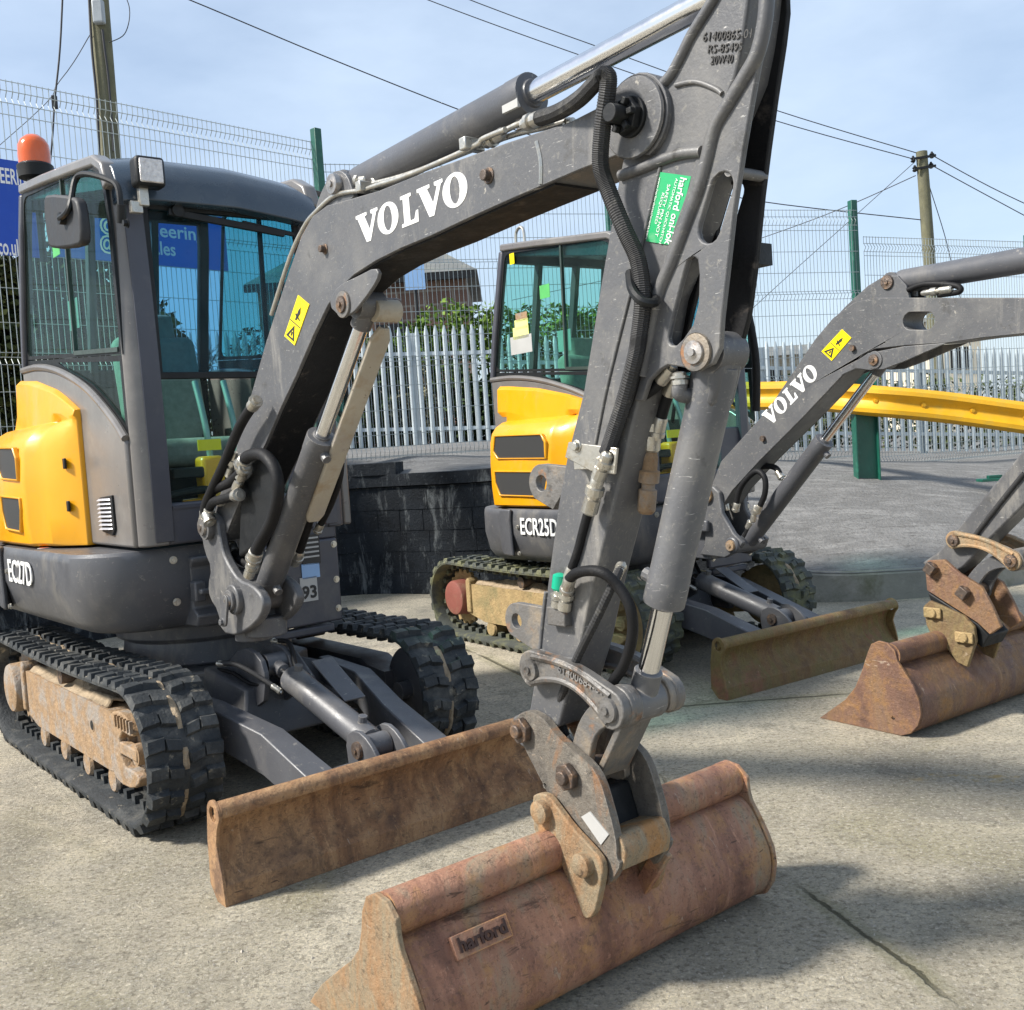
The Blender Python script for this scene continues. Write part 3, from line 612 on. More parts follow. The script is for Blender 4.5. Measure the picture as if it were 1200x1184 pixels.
cable([bp(-200, -320, 24), bp(200, -145, 24), bp(520, -12, 24), bp(720, 62, 24), bp(905, 128, 24), bp(1076, 180, 24)], .011, 'upper of the two cables running to the right hand pole')
cable([bp(1092, 182, 24), bp(1160, 219, 24), bp(1230, 252, 24), bp(1310, 287, 24), bp(1400, 322, 24)], .011, 'upper cable leaving the right hand pole to the right')
cable([bp(1092, 194, 24), bp(1160, 231, 24), bp(1230, 268, 24), bp(1310, 306, 24), bp(1400, 345, 24)], .011, 'lower cable leaving the right hand pole to the right')
cable([bp(1073, 206, 24), bp(985, 245, 26), bp(890, 280, 28), bp(800, 308, 30), bp(600, 352, 40)], .011, 'sagging cable from the right hand pole down to the left')
cable([bp(1072, 190, 24), bp(1000, 255, 24), bp(900, 345, 24), bp(820, 420, 24)], .008, 'thin stay dropping steeply left of the right hand pole')
cable([bp(1088, 215, 24), bp(1106, 272, 24), bp(1116, 312, 24), bp(1128, 360, 24), bp(1140, 420, 24)], .010, 'thin stay with a joint dropping right of the right hand pole')
cable([bp(84, -260, 13), bp(74, -20, 13), bp(70, 60, 13), bp(64, 120, 13), bp(58, 200, 13), bp(30, 480, 13)], .012, 'steep guy wire left of the mossy pole')
cable([bp(106, 40, 13.4), bp(70, 95, 15), bp(0, 170, 18), bp(-300, 420, 26)], .006, 'thin slack wire from the mossy pole down to the left')
cable([bp(120, -50, 13.4), bp(145, -8, 13.4), bp(152, 15, 13.4), bp(146, 40, 13.4), bp(128, 50, 13.4)], .006, 'thin looped wire right of the grey box on the mossy pole')
b = MB(); p = on_depth(64, 120, 13); b.box((0, 0, 0), (.06, .05, .16)); o = b.build('wire_clamp', blackm, None, bevel=.005); o.location = p; tag(o, 'small black clamp on the steep guy wire', 'clamp')

# ------------------------------------------------------------------ distant buildings
def stone_mat(name, c1, c2, mortar, sc):
    m, n, b, v = newmat(name)
    t = n.nodes.new('ShaderNodeTexBrick'); t.inputs['Scale'].default_value = sc; t.inputs['Color1'].default_value = (*c1, 1); t.inputs['Color2'].default_value = (*c2, 1); t.inputs['Mortar'].default_value = (*mortar, 1)
    t.inputs['Mortar Size'].default_value = .03; t.inputs['Bias'].default_value = 0; t.inputs['Brick Width'].default_value = .8; t.inputs['Row Height'].default_value = .4
    mp = n.nodes.new('ShaderNodeMapping'); mp.inputs['Rotation'].default_value = (R(90), 0, 0); n.links.new(v, mp.inputs[0]); n.links.new(mp.outputs[0], t.inputs[0])
    c = mixc(n, maprange(n, nz(n, v, 2, 8, .7), .4, .7, 0, .6), t.outputs[0], tuple(x*.45 for x in c1)); n.links.new(c, b.inputs['Base Color']); b.inputs['Roughness'].default_value = .9
    return m
sandst = stone_mat('red sandstone', (.20, .115, .08), (.11, .065, .05), (.22, .19, .155), 1.0)
paleston = stone_mat('pale stone', (.40, .35, .26), (.32, .28, .2), (.36, .33, .28), 1.2)
slate = pm('slate roof', (.14, .145, .14), .7, var=.2, vs=2, bump=.4, dirt=[((.2, .2, .15), .5, .75, 2)])
cream = pm('cream render', (.62, .55, .42), .85, var=.08, vs=1, bump=.2)
D = 30
a = on_depth(430, 420, D); c = on_depth(552, 420, D); e = on_depth(560, 318, D); root = empty('stone_house', (a.x-3, D, 0)); tag(root, 'old red sandstone house with low slate roof beyond the hedge', 'house')
W_ = c.x-a.x+3; hz_ = e.z
b = MB(); b.box((W_/2, 3, hz_/2), (W_, 6, hz_)); b.build('wall', sandst, root, smooth=0)
b = MB(); b.hexa([Vector((-.3, -.35, hz_)), Vector((W_+.35, -.35, hz_)), Vector((W_+.35, 6.35, hz_)), Vector((-.3, 6.35, hz_))], [Vector((1, 2.2, hz_+1.3)), Vector((W_-1.2, 2.2, hz_+1.3)), Vector((W_-1.2, 4, hz_+1.3)), Vector((1, 4, hz_+1.3))]); rf = b.build('roof', slate, root, smooth=0)
b = MB(); b.box((W_/2, -.3, hz_-.12), (W_+.6, .12, .2)); b.build('gutter', blackm, root)
b = MB(); b.box((W_-2.2, -.03, hz_-2.0), (.9, .1, 1.3)); b.build('window', blackm, root)
b = MB(); b.box((W_-2.2, 3, hz_+1.6), (.9, .6, 1.2)); b.build('chimney', sandst, root)
p = on_depth(487, 338, 26); root = empty('sign_board', (p.x, 26, 1.4)); tag(root, 'small plain pale blue sign on a pole before the sandstone house', 'sign')
b = MB(); b.box((0, 0, on_depth(487, 325, 26).z-1.4), (.5, .03, .62)); b.build('board', stick_b, root); b = MB(); b.cyl((0, .04, 0), (0, .04, on_depth(487, 325, 26).z-1.2), .035, 10); b.build('pole', blackm, root)
D = 60
a = on_depth(870, 420, D); e = on_depth(990, 402, D); root = empty('long_building', (a.x-2, D, -2)); tag(root, 'long low stone building with grey ridge roof far beyond the fence', 'building')
W_ = e.x-a.x+8; h_ = on_depth(930, 416, D).z+2; ht = on_depth(930, 400, D).z+2
b = MB(); b.box((W_/2, 4, h_/2), (W_, 8, h_)); b.build('wall', paleston, root, smooth=0)
b = MB(); b.hexa([Vector((-.4, -.4, h_)), Vector((W_+.4, -.4, h_)), Vector((W_+.4, 8.4, h_)), Vector((-.4, 8.4, h_))], [Vector((-.4, 3, ht)), Vector((W_+.4, 3, ht)), Vector((W_+.4, 5, ht)), Vector((-.4, 5, ht))]); b.build('roof', slate, root, smooth=0)
for i in range(6):
    b = MB(); b.box((1.5+i*2.2, -.03, h_-1.1), (.9, .08, 1)); b.build('window', blackm, root)
D = 42
a = on_depth(1098, 420, D); c = on_depth(1150, 420, D); root = empty('cream_building', (a.x, D, -1)); tag(root, 'square cream rendered building beyond the fence under the second boom', 'building')
h_ = on_depth(1120, 400, D).z+1+.9
b = MB(); b.box(((c.x-a.x)/2, 3, h_/2), (c.x-a.x, 6, h_)); b.build('wall', cream, root, smooth=0)
b = MB(); b.box(((c.x-a.x)/2, 3, h_+.08), (c.x-a.x+.5, 6.5, .16)); b.build('roof', slate, root)
b = MB(); b.box(((c.x-a.x)*.5, -.03, h_-1.6), (.7, .08, .9)); b.build('window', blackm, root)

# ------------------------------------------------------------------ hedges and shrubs
def leafm(name, c, c2):
    m, n, b, v = newmat(name); oi = n.nodes.new('ShaderNodeNewGeometry')
    cc = mixc(n, oi.outputs['Random Per Island'], c, c2); cc = mixc(n, maprange(n, nz(n, v, 1.5, 4, .6), .35, .65), cc, tuple(x*.6 for x in c)); n.links.new(cc, b.inputs['Base Color']); b.inputs['Roughness'].default_value = .8; b.inputs['Specular IOR Level'].default_value = .25
    b.inputs['Subsurface Weight'].default_value = .0
    return m
leaf_b = leafm('bright leaves', (.10, .19, .02), (.24, .34, .06)); leaf_d = leafm('dark ivy leaves', (.018, .04, .012), (.06, .10, .025)); leaf_w = leafm('pale dry leaves', (.30, .29, .18), (.45, .43, .3))
barkm = pm('dark bark', (.09, .075, .055), .9, var=.3, vs=5, bump=.6)
def leafcloud(b, blobs, n, size, flat=.5):
    tot = sum(r[0]*r[1]*r[2] for _, r in blobs)
    for (c, r) in blobs:
        for _ in range(max(8, int(n*r[0]*r[1]*r[2]/tot))):
            while 1:
                d = Vector((random.uniform(-1, 1), random.uniform(-1, 1), random.uniform(-1, 1)))
                if d.length <= 1: break
            d *= (.55+.45*random.random())/max(d.length, .3)*d.length**.3
            P = Vector((c[0]+d.x*r[0], c[1]+d.y*r[1], c[2]+d.z*r[2])); s = size*random.uniform(.6, 1.4)
            P += Vector((noise.noise(P*2.1), noise.noise(P*2.3+Vector((5, 1, 2))), noise.noise(P*2.6+Vector((1, 9, 4)))))*.22
            x = Vector((random.gauss(0, 1), random.gauss(0, 1), random.gauss(0, .7))).normalized(); y = x.orthogonal().normalized(); y.rotate(Matrix.Rotation(random.uniform(0, 6.28), 3, x))
            b.add([P-x*s, P+y*s*flat, P+x*s, P-y*s*flat], [(0, 1, 2, 3)])
def shrub(name, base, blobs, n, size, mat, label, cat, stems=6, extra=None):
    root = empty(name, base); tag(root, label, cat); b = MB(); leafcloud(b, blobs, n, size); b.raw('foliage', mat, root)
    s = MB()
    for i in range(stems):
        c, r = random.choice(blobs); q = Vector(c)+Vector((random.uniform(-.5, .5)*r[0], random.uniform(-.4, .4)*r[1], random.uniform(0, .7)*r[2])); x = q.x*.7+random.uniform(-.3, .3)
        s.tube([(x, q.y, 0), (x*.6+q.x*.4+random.uniform(-.1, .1), q.y, q.z*.5), tuple(q)], .02, 5, 4)
    s.build('stem', barkm, root, smooth=80)
    return root
p = on_depth(560, 520, 17.4)
shrub('bush', (p.x, 17.6, 1.3), [((-1.2, 0, 1.7), (.9, .5, .6)), ((-.3, .1, 2.05), (.7, .5, .6)), ((.5, 0, 2.0), (.8, .5, .6)), ((1.4, .1, 1.95), (.8, .5, .55)), ((2.3, .1, 2.0), (.8, .5, .55)), ((-.9, 0, .9), (1.4, .4, .9)), ((1.2, 0, .9), (1.6, .4, .9))], 15000, .055, leaf_b, 'bright green bush topping the palisade fence beside the sandstone house', 'bush')
p = on_depth(450, 520, 17)
shrub('ivy_hedge', (p.x, 17.0, 1.3), [((-3.4, .1, .8), (1.4, .35, 1.2)), ((-1.6, .1, .9), (1.5, .35, 1.5)), ((-.4, .1, .9), (1.2, .35, 1.45)), ((1, .1, .6), (1.3, .3, 1.0)), ((2.6, .1, .6), (1.3, .3, 1.0))], 22000, .06, leaf_d, 'dark ivy hedge close behind the palisade fence between the machines', 'hedge', 10)
p = on_depth(500, 470, 16.4)
shrub('dry_climber', (p.x, 16.35, 1.45), [((-.1, 0, 1.1), (.22, .1, .55)), ((-.35, 0, .7), (.28, .1, .4)), ((.1, 0, .6), (.2, .1, .5))], 700, .035, leaf_w, 'pale dry climbing plant caught on the palisade fence', 'climbing plant', 6)
p = on_depth(1000, 480, 19)
shrub('hedge', (p.x-4.5, 19.5, .6), [((i*1.25, random.uniform(-.2, .2), .9+random.uniform(-.15, .15)), (.95, .45, .85+random.uniform(-.1, .25))) for i in range(9)], 12000, .06, leafm('mid green leaves', (.05, .08, .02), (.16, .19, .06)), 'scrubby green hedge behind the palisade fence on the right', 'hedge', 12)
hb0 = fence_pt(40, 400, -1.1); hbl = []
for u in range(-260, 200, 46):
    for v_, rz in ((470, .5), (400, .55), (335, .45)):
        if u > 130 and v_ < 400: continue
        p = fence_pt(u, v_+random.uniform(-6, 12), -1.1-.2*random.random()); hbl.append(((p.x-hb0.x, p.y-hb0.y, p.z-1.3), (.50, .4, rz)))
shrub('ivy_hedge', (hb0.x, hb0.y, 1.3), hbl, 42000, .05, leafm('yellowish ivy', (.02, .035, .012), (.17, .18, .05)), 'tangled yellow green ivy behind the mesh fence at the far left', 'hedge', 30)
# bare shrub seen through the windscreen
p = on_depth(270, 470, 15); root = empty('bare_shrub', (p.x, 15.2, 1.3)); tag(root, 'bare twiggy shrub behind the fence seen through the left windscreen', 'shrub')
b = MB()
def twig(P, d, L, r, k):
    Q = P+d*L; b.tube([P, P.lerp(Q, .5)+Vector((random.uniform(-.04, .04), 0, random.uniform(-.03, .03))), Q], r, 4, 2)
    if k:
        for _ in range(3): twig(P.lerp(Q, random.uniform(.5, 1)), (d+Vector((random.gauss(0, .5), random.gauss(0, .3), random.gauss(0, .35)))).normalized(), L*.68, r*.62, k-1)
for i in range(9): twig(Vector((random.uniform(-1.4, 1.4), 0, 0)), Vector((random.gauss(0, .3), 0, 1)).normalized(), .95, .022, 4)
b.build('branches', barkm, root, smooth=80)
b = MB(); rg = random.Random(11)
for _ in range(9000):
    d = 2.2+8*rg.random()**1.6; a_ = rg.uniform(-.62, .62); x, y = d*math.tan(a_), d
    if noise.noise(Vector((x*1.3, y*1.3, 4))) < -.05 and rg.random() < .75: continue
    r = rg.uniform(.0012, .0042)*(1.8 if rg.random() < .03 else 1); q = rg.uniform(0, 6.28); P = Vector((x, y, 0)); e_ = [Vector((math.cos(q+k*2.09)*r*rg.uniform(.7, 1.3), math.sin(q+k*2.09)*r*rg.uniform(.7, 1.3), 0)) for k in range(3)]
    b.add([P+e_[0], P+e_[1], P+e_[2], P+Vector((0, 0, r*rg.uniform(.5, 1.1)))], [(0, 1, 3), (1, 2, 3), (2, 0, 3)])
tag(b.raw('grit', pm('loose grit', (.36, .33, .28), .9, var=.45, vs=60, bump=0)), 'fine loose grit scattered on the concrete yard', 'grit', kind='stuff')
# a scrap of green litter on the ground
q = on_z(556, 958, 0); b = MB(); b.add([(-.02, -.01, .002), (.015, -.012, .004), (.02, .012, .02), (-.01, .015, .012)], [(0, 1, 2, 3)]); o = b.build('litter', greencap, None, smooth=0); o.location = q; sl = o.modifiers.new('s', 'SOLIDIFY'); sl.thickness = .002; tag(o, 'tiny scrap of green litter on the concrete below the blade', 'litter')

# =================================================================== excavators
A1 = Frame(-1.607, 5.272, -50.96); A2 = Frame(.652, 7.449, -55.24)
YC = -.21                                           # the boom's lengthwise plane

def pin(parent, c, r, y0, y1, mat=None, nut=True, name='pin'):
    b = MB(); x, z = c; L = abs(y1-y0)
    b.lathe((x, y0, z), (x, y1, z), [(0, r*.45), (.001, r*.55), (.0015, r*.95), (.006, r), (L-.006, r), (L, r*.95)], 22)
    if nut: b.cyl((x, y0-.006, z), (x, y0+.002, z), r*.33, 12)
    return b.build(name, mat or pinm, parent)
def ring(parent, c, r, y0, y1, mat, name='boss'):
    b = MB(); x, z = c; L = abs(y1-y0); b.lathe((x, y0, z), (x, y1, z), [(0, r*.8), (.001, r*.96), (.007, r), (L-.007, r), (L, r*.96)], 28); return b.build(name, mat, parent)
def cylinder(parent, name, a, c, r, L, rod_r, eye_r, mat, y=YC, w=.1, rodname='piston_rod', eye_mat=None):
    a, c = Vector((a[0], y, a[1])), Vector((c[0], y, c[1])); t = (c-a).normalized(); D = (c-a).length
    b = MB(); b.lathe(a, a+t*L, [(eye_r*.5, r*.7), (eye_r*.6, r*.96), (eye_r*.6+.012, r), (L-.075, r), (L-.072, r*1.025), (L-.015, r*1.03), (L-.003, r*1.02), (L, rod_r*1.25), (L+.008, rod_r*1.15)], 28)
    b.cyl(a-Vector((0, w/2, 0)), a+Vector((0, w/2, 0)), eye_r, 24)
    s = t.cross(Vector((0, 1, 0)))
    b.cyl(a+t*(L-.05)-s*r*.9, a+t*(L-.05)-s*(r+.025), .018, 10); b.cyl(a+t*(eye_r+.05)-s*r*.9, a+t*(eye_r+.05)-s*(r+.025), .018, 10)
    o = b.build(name, mat, parent, smooth=35)
    b = MB(); b.cyl(a+t*(L-.02), c-t*eye_r*.6, rod_r, 24); b.build(rodname, chrome, o)
    b = MB(); b.cyl(c-Vector((0, w/2, 0)), c+Vector((0, w/2, 0)), eye_r, 24); b.cyl(c-t*(eye_r+.04), c, rod_r*1.35, 20); b.build('rod_eye', eye_mat or mat, o)
    return o
def hose(parent, pts, r, mat=None, name='hydraulic_hose', rib=0, sm=8):
    b = MB(); b.tube(pts, r, 10, sm, rib=rib); o = b.build(name, mat or hosem, parent, smooth=60 if not rib else 20)
    if name == 'hydraulic_hose' and r > .010 and parent.parent is None:       # crimped ferrules at both ends
        for a, c in ((Vector(pts[0]), Vector(pts[1])), (Vector(pts[-1]), Vector(pts[-2]))):
            d = (c-a).normalized(); f = MB(); f.lathe(a-d*.012, a+d*.045, [(0, r*.8), (.008, r*.8), (.009, r*1.35), (.02, r*1.35), (.021, r*1.18), (.03, r*1.22), (.038, r*1.18), (.052, r*1.22), (.057, r*1.1)], 12); f.build('ferrule', zinc, o, smooth=30)
    return o
def fitting(parent, a, c, r, name='hose_coupling', mat=None):
    a, c = Vector(a), Vector(c); L = (c-a).length; b = MB()
    b.lathe(a, c, [(0, r*.6), (L*.1, r*.9), (L*.3, r*.9), (L*.32, r*1.25), (L*.5, r*1.25), (L*.52, r*.8), (L*.6, r*.8), (L*.62, r*1.1), (L*.95, r*1.1), (L, r*.8)], 12)
    return b.build(name, mat or zinc, parent, smooth=30)

# ---- crawler track: endless rubber belt with staggered lugs, frame beam, sprocket, idler, rollers
def crawler(root, y0, a, r, xo, side, belt_mat, frame_mat, tw=.3):
    rb = r-.032; th = .026; yc = y0+tw/2
    def path(s):                                    # centre line of the belt's outer skin, with a slight sag on top
        P = 4*a+2*math.pi*rb; s %= P
        if s < 2*a: x = a-s; sag = -.016*math.sin(math.pi*s/(2*a)); return Vector((x+xo, 0, 2*rb+.032+sag)), Vector((0, 0, 1))
        s -= 2*a
        if s < math.pi*rb: q = s/rb; n_ = Vector((-math.sin(q), 0, math.cos(q))); return Vector((-a+xo, 0, rb+.032))+n_*rb, n_
        s -= math.pi*rb
        if s < 2*a: return Vector((-a+s+xo, 0, .032)), Vector((0, 0, -1))
        s -= 2*a; q = s/rb; n_ = Vector((math.sin(q), 0, -math.cos(q))); return Vector((a+xo, 0, rb+.032))+n_*rb, n_
    P = 4*a+2*math.pi*rb; N = 150; b = MB(); rings = []
    for i in range(N):
        p, n_ = path(P*i/N); rings.append([p+Vector((0, y, 0))+n_*o for y, o in ((y0, 0), (y0+.008, .004), (y0+tw-.008, .004), (y0+tw, 0), (y0+tw, -th*.6), (y0+tw-.03, -th), (y0+.03, -th), (y0, -th*.6))])
    b.loft(rings+[rings[0]], cap=False)
    M = int(P/.098); pit = P/M
    def blk(s0, s1, ya, yb, h, sk=0, tp=.012):       # a tapered block on the belt from s0 to s1
        q0 = []; q1 = []
        for s, y, ds in ((s0, ya, 0), (s1, ya, 0), (s1+sk, yb, 0), (s0+sk, yb, 0)):
            p, n_ = path(s); q0.append(p+Vector((0, y, 0))-n_*.004)
        ym = 1 if yb > ya else -1
        for s, y in ((s0+tp, ya+.006*ym), (s1-tp, ya+.006*ym), (s1+sk-tp, yb-.008*ym), (s0+sk+tp, yb-.008*ym)):
            p, n_ = path(s); q1.append(p+Vector((0, y, 0))+n_*h)
        jj = lambda q: q+Vector((random.uniform(-.004, .004), random.uniform(-.003, .003), random.uniform(-.004, .004)))
        b.hexa(q0, [jj(q) for q in q1])
    for i in range(M):
        s = i*pit
        for sd in (-1, 1):
            ye = yc+sd*tw/2*1.0; o = (pit/2 if sd > 0 else 0)+random.uniform(-.003, .003); h = .028+random.uniform(-.004, .003)
            blk(s+o, s+o+.056, yc+sd*.012, yc+sd*.078, h, .012)
            blk(s+o+.014, s+o+.082, yc+sd*.072, ye+sd*.003, h-.001, -.006, .014)
    for i in range(M*1):                             # guide lugs inside
        s = i*pit
        for sd in (-1, 1):
            p0, n_ = path(s); p1, n1 = path(s+.04); ya, yb = yc+sd*.025, yc+sd*.06
            b.hexa([p0+Vector((0, ya, 0))-n_*th, p1+Vector((0, ya, 0))-n1*th, p1+Vector((0, yb, 0))-n1*th, p0+Vector((0, yb, 0))-n_*th],
                   [p0+Vector((0, ya, 0))-n_*(th+.035), p1+Vector((0, ya, 0))-n1*(th+.035), p1+Vector((0, yb, 0))-n1*(th+.035), p0+Vector((0, yb, 0))-n_*(th+.035)])
    t = b.build('crawler_track', belt_mat, root, smooth=28, bevel=0)
    o_ = -1 if side < 0 else 1; yo = y0 if side < 0 else y0+tw          # outer side
    yi = lambda d: yo-o_*d                            # d metres in from the outer side
    zc = rb+.032
    # mud packed along the groove between the lugs
    b = MB(); mr = []
    for i in range(N+1):
        p, n_ = path(P*(i % N)/N); w_ = max(.004, .016+.04*noise.noise(Vector(((i % N)*.33, 0, 1)))); hh = .006+.022*noise.noise(Vector(((i % N)*.45, y0, 3)))
        mr.append([p+Vector((0, yc-w_, 0))-n_*.006, p+Vector((0, yc-w_*.5, 0))+n_*hh, p+Vector((0, yc+w_*.5, 0))+n_*hh, p+Vector((0, yc+w_, 0))-n_*.006])
    b.loft(mr, cap=False, closed=False); b.build('groove_mud', mudm, t, smooth=80)
    # frame beam
    b = MB(); pr = [(-a+.16, zc-.11), (-a+.2, zc+.115), (a-.36, zc+.115), (a-.30, zc+.09), (a-.14, zc+.075), (a-.14, zc-.12), (a-.42, zc-.155), (-a+.36, zc-.155)]
    b.prism([(x+xo, z) for x, z in pr], yi(.075), yi(tw-.06)); b.cyl((a-.62+xo, yi(.075), zc+.01), (a-.62+xo, yi(.0735), zc+.01), .03, 16); fr = b.build('track_frame', frame_mat, t, bevel=.012)
    b = MB(); b.cyl((a-.62+xo, yi(.075), zc+.01), (a-.62+xo, yi(.0725), zc+.01), .022, 16); b.build('drain_hole', blackm, fr)
    b = MB(); b.prism([(x+xo, z) for x, z in [(-a+.14, zc-.1), (-a+.14, zc+.14), (-a+.17, zc+.165), (-a+.2, zc+.14), (-a+.2, zc-.1)]], yi(.06), yi(.15)); b.build('end_plate', frame_mat, t, bevel=.01)
    if side < 0: b = MB()                   # mud lying along the top of the frame
    gx = 26; gy = 6; rr = []
    for i in range(gx+1) if side < 0 else ():
        x = -a+.24+(2*a-.66)*i/gx; rr.append([Vector((x+xo, yi(.085+(tw-.16)*j/gy), zc+.112+max(0, .035+.05*noise.noise(Vector((x*3, j*.5, 2)))+.02*noise.noise(Vector((x*14, j*2., 5))))*math.sin(math.pi*min(1, (j+.4)/gy)))) for j in range(gy+1)])
    if side < 0: b.loft(rr, cap=False, closed=False); o = b.build('packed_mud', mudm, t, smooth=80)
    if side < 0: so_ = o.modifiers.new('s', 'SOLIDIFY'); so_.thickness = .012
    # front idler with yoke
    b = MB(); b.lathe((a+xo, yi(.10), zc), (a+xo, yi(tw-.10), zc), [(0, .09), (.01, .15), (.02, rb-.075), (.08, rb-.075), (.09, .15), (.1, .09)], 40); b.cyl((a+xo, yi(.05), zc), (a+xo, yi(.26), zc), .045); b.build('front_idler', frame_mat, t)
    b = MB()
    yk = chaikin([(a-.30, zc+.10), (a-.2, zc+.155), (a-.06, zc+.15), (a+.02, zc+.1), (a+.01, zc+.07), (a-.16, zc+.075), (a-.17, zc-.075), (a+.02, zc-.07), (a+.05, zc-.1), (a-.04, zc-.15), (a-.22, zc-.16), (a-.3, zc-.12)], 1)
    b.prism([(x+xo, z) for x, z in yk], yi(.045), yi(.095))
    b.box((a-.07+xo, yi(.065), zc+.0), (.20, .04, .05)); b.build('idler_yoke', frame_mat, t, bevel=.006)
    b = MB()
    for i in range(6): b.box((a-.17+i*.036+xo, yi(.04), zc+.115), (.010, .014, .05))
    b.build('spring_ribs', frame_mat, t)
    # rear sprocket with round hub
    b = MB(); ns = 18; pts = []
    for i in range(ns*4): q = 2*math.pi*i/(ns*4); R_ = rb-.065-(.022 if i % 4 in (2, 3) else 0); pts.append((-a+xo+R_*math.cos(q), zc+R_*math.sin(q)))
    b.prism(pts, yc-.014, yc+.014); sp = b.build('drive_sprocket', frame_mat, t, bevel=.003)
    b = MB(); b.lathe((-a+xo, yi(.2), zc), (-a+xo, yi(.03), zc), [(0, .16), (.06, .16), (.065, .135), (.15, .132), (.163, .125), (.168, .11), (.17, .02)], 36); b.build('hub', hubm if belt_mat is rubber_moss else frame_mat, sp)
    for i in range(6): b = MB(); q = i*math.pi/3; b.hexbolt((-a+xo+.085*math.cos(q), yi(.03), zc+.085*math.sin(q)), (0, o_, 0), .009, .008)
    for k in range(4):
        x = -a+.42+k*(2*a-.84)/3+xo; b = MB(); b.lathe((x, yi(.08), .032+th+.055), (x, yi(tw-.08), .032+th+.055), [(0, .05), (.015, .06), (.03, .048), (tw-.19, .048), (tw-.175, .06), (tw-.16, .05)], 20); b.build('track_roller', frame_mat, t)
    b = MB(); b.cyl((-.1+xo, yi(.07), zc+.175), (-.1+xo, yi(tw-.07), zc+.175), .04, 20); b.build('carrier_roller', pinm, t)
    return t
hubm = pm('red brown hub paint', (.21, .065, .048), .6, var=.15, vs=8, bump=.25, dirt=[((.25, .16, .1), .5, .72, 10)])

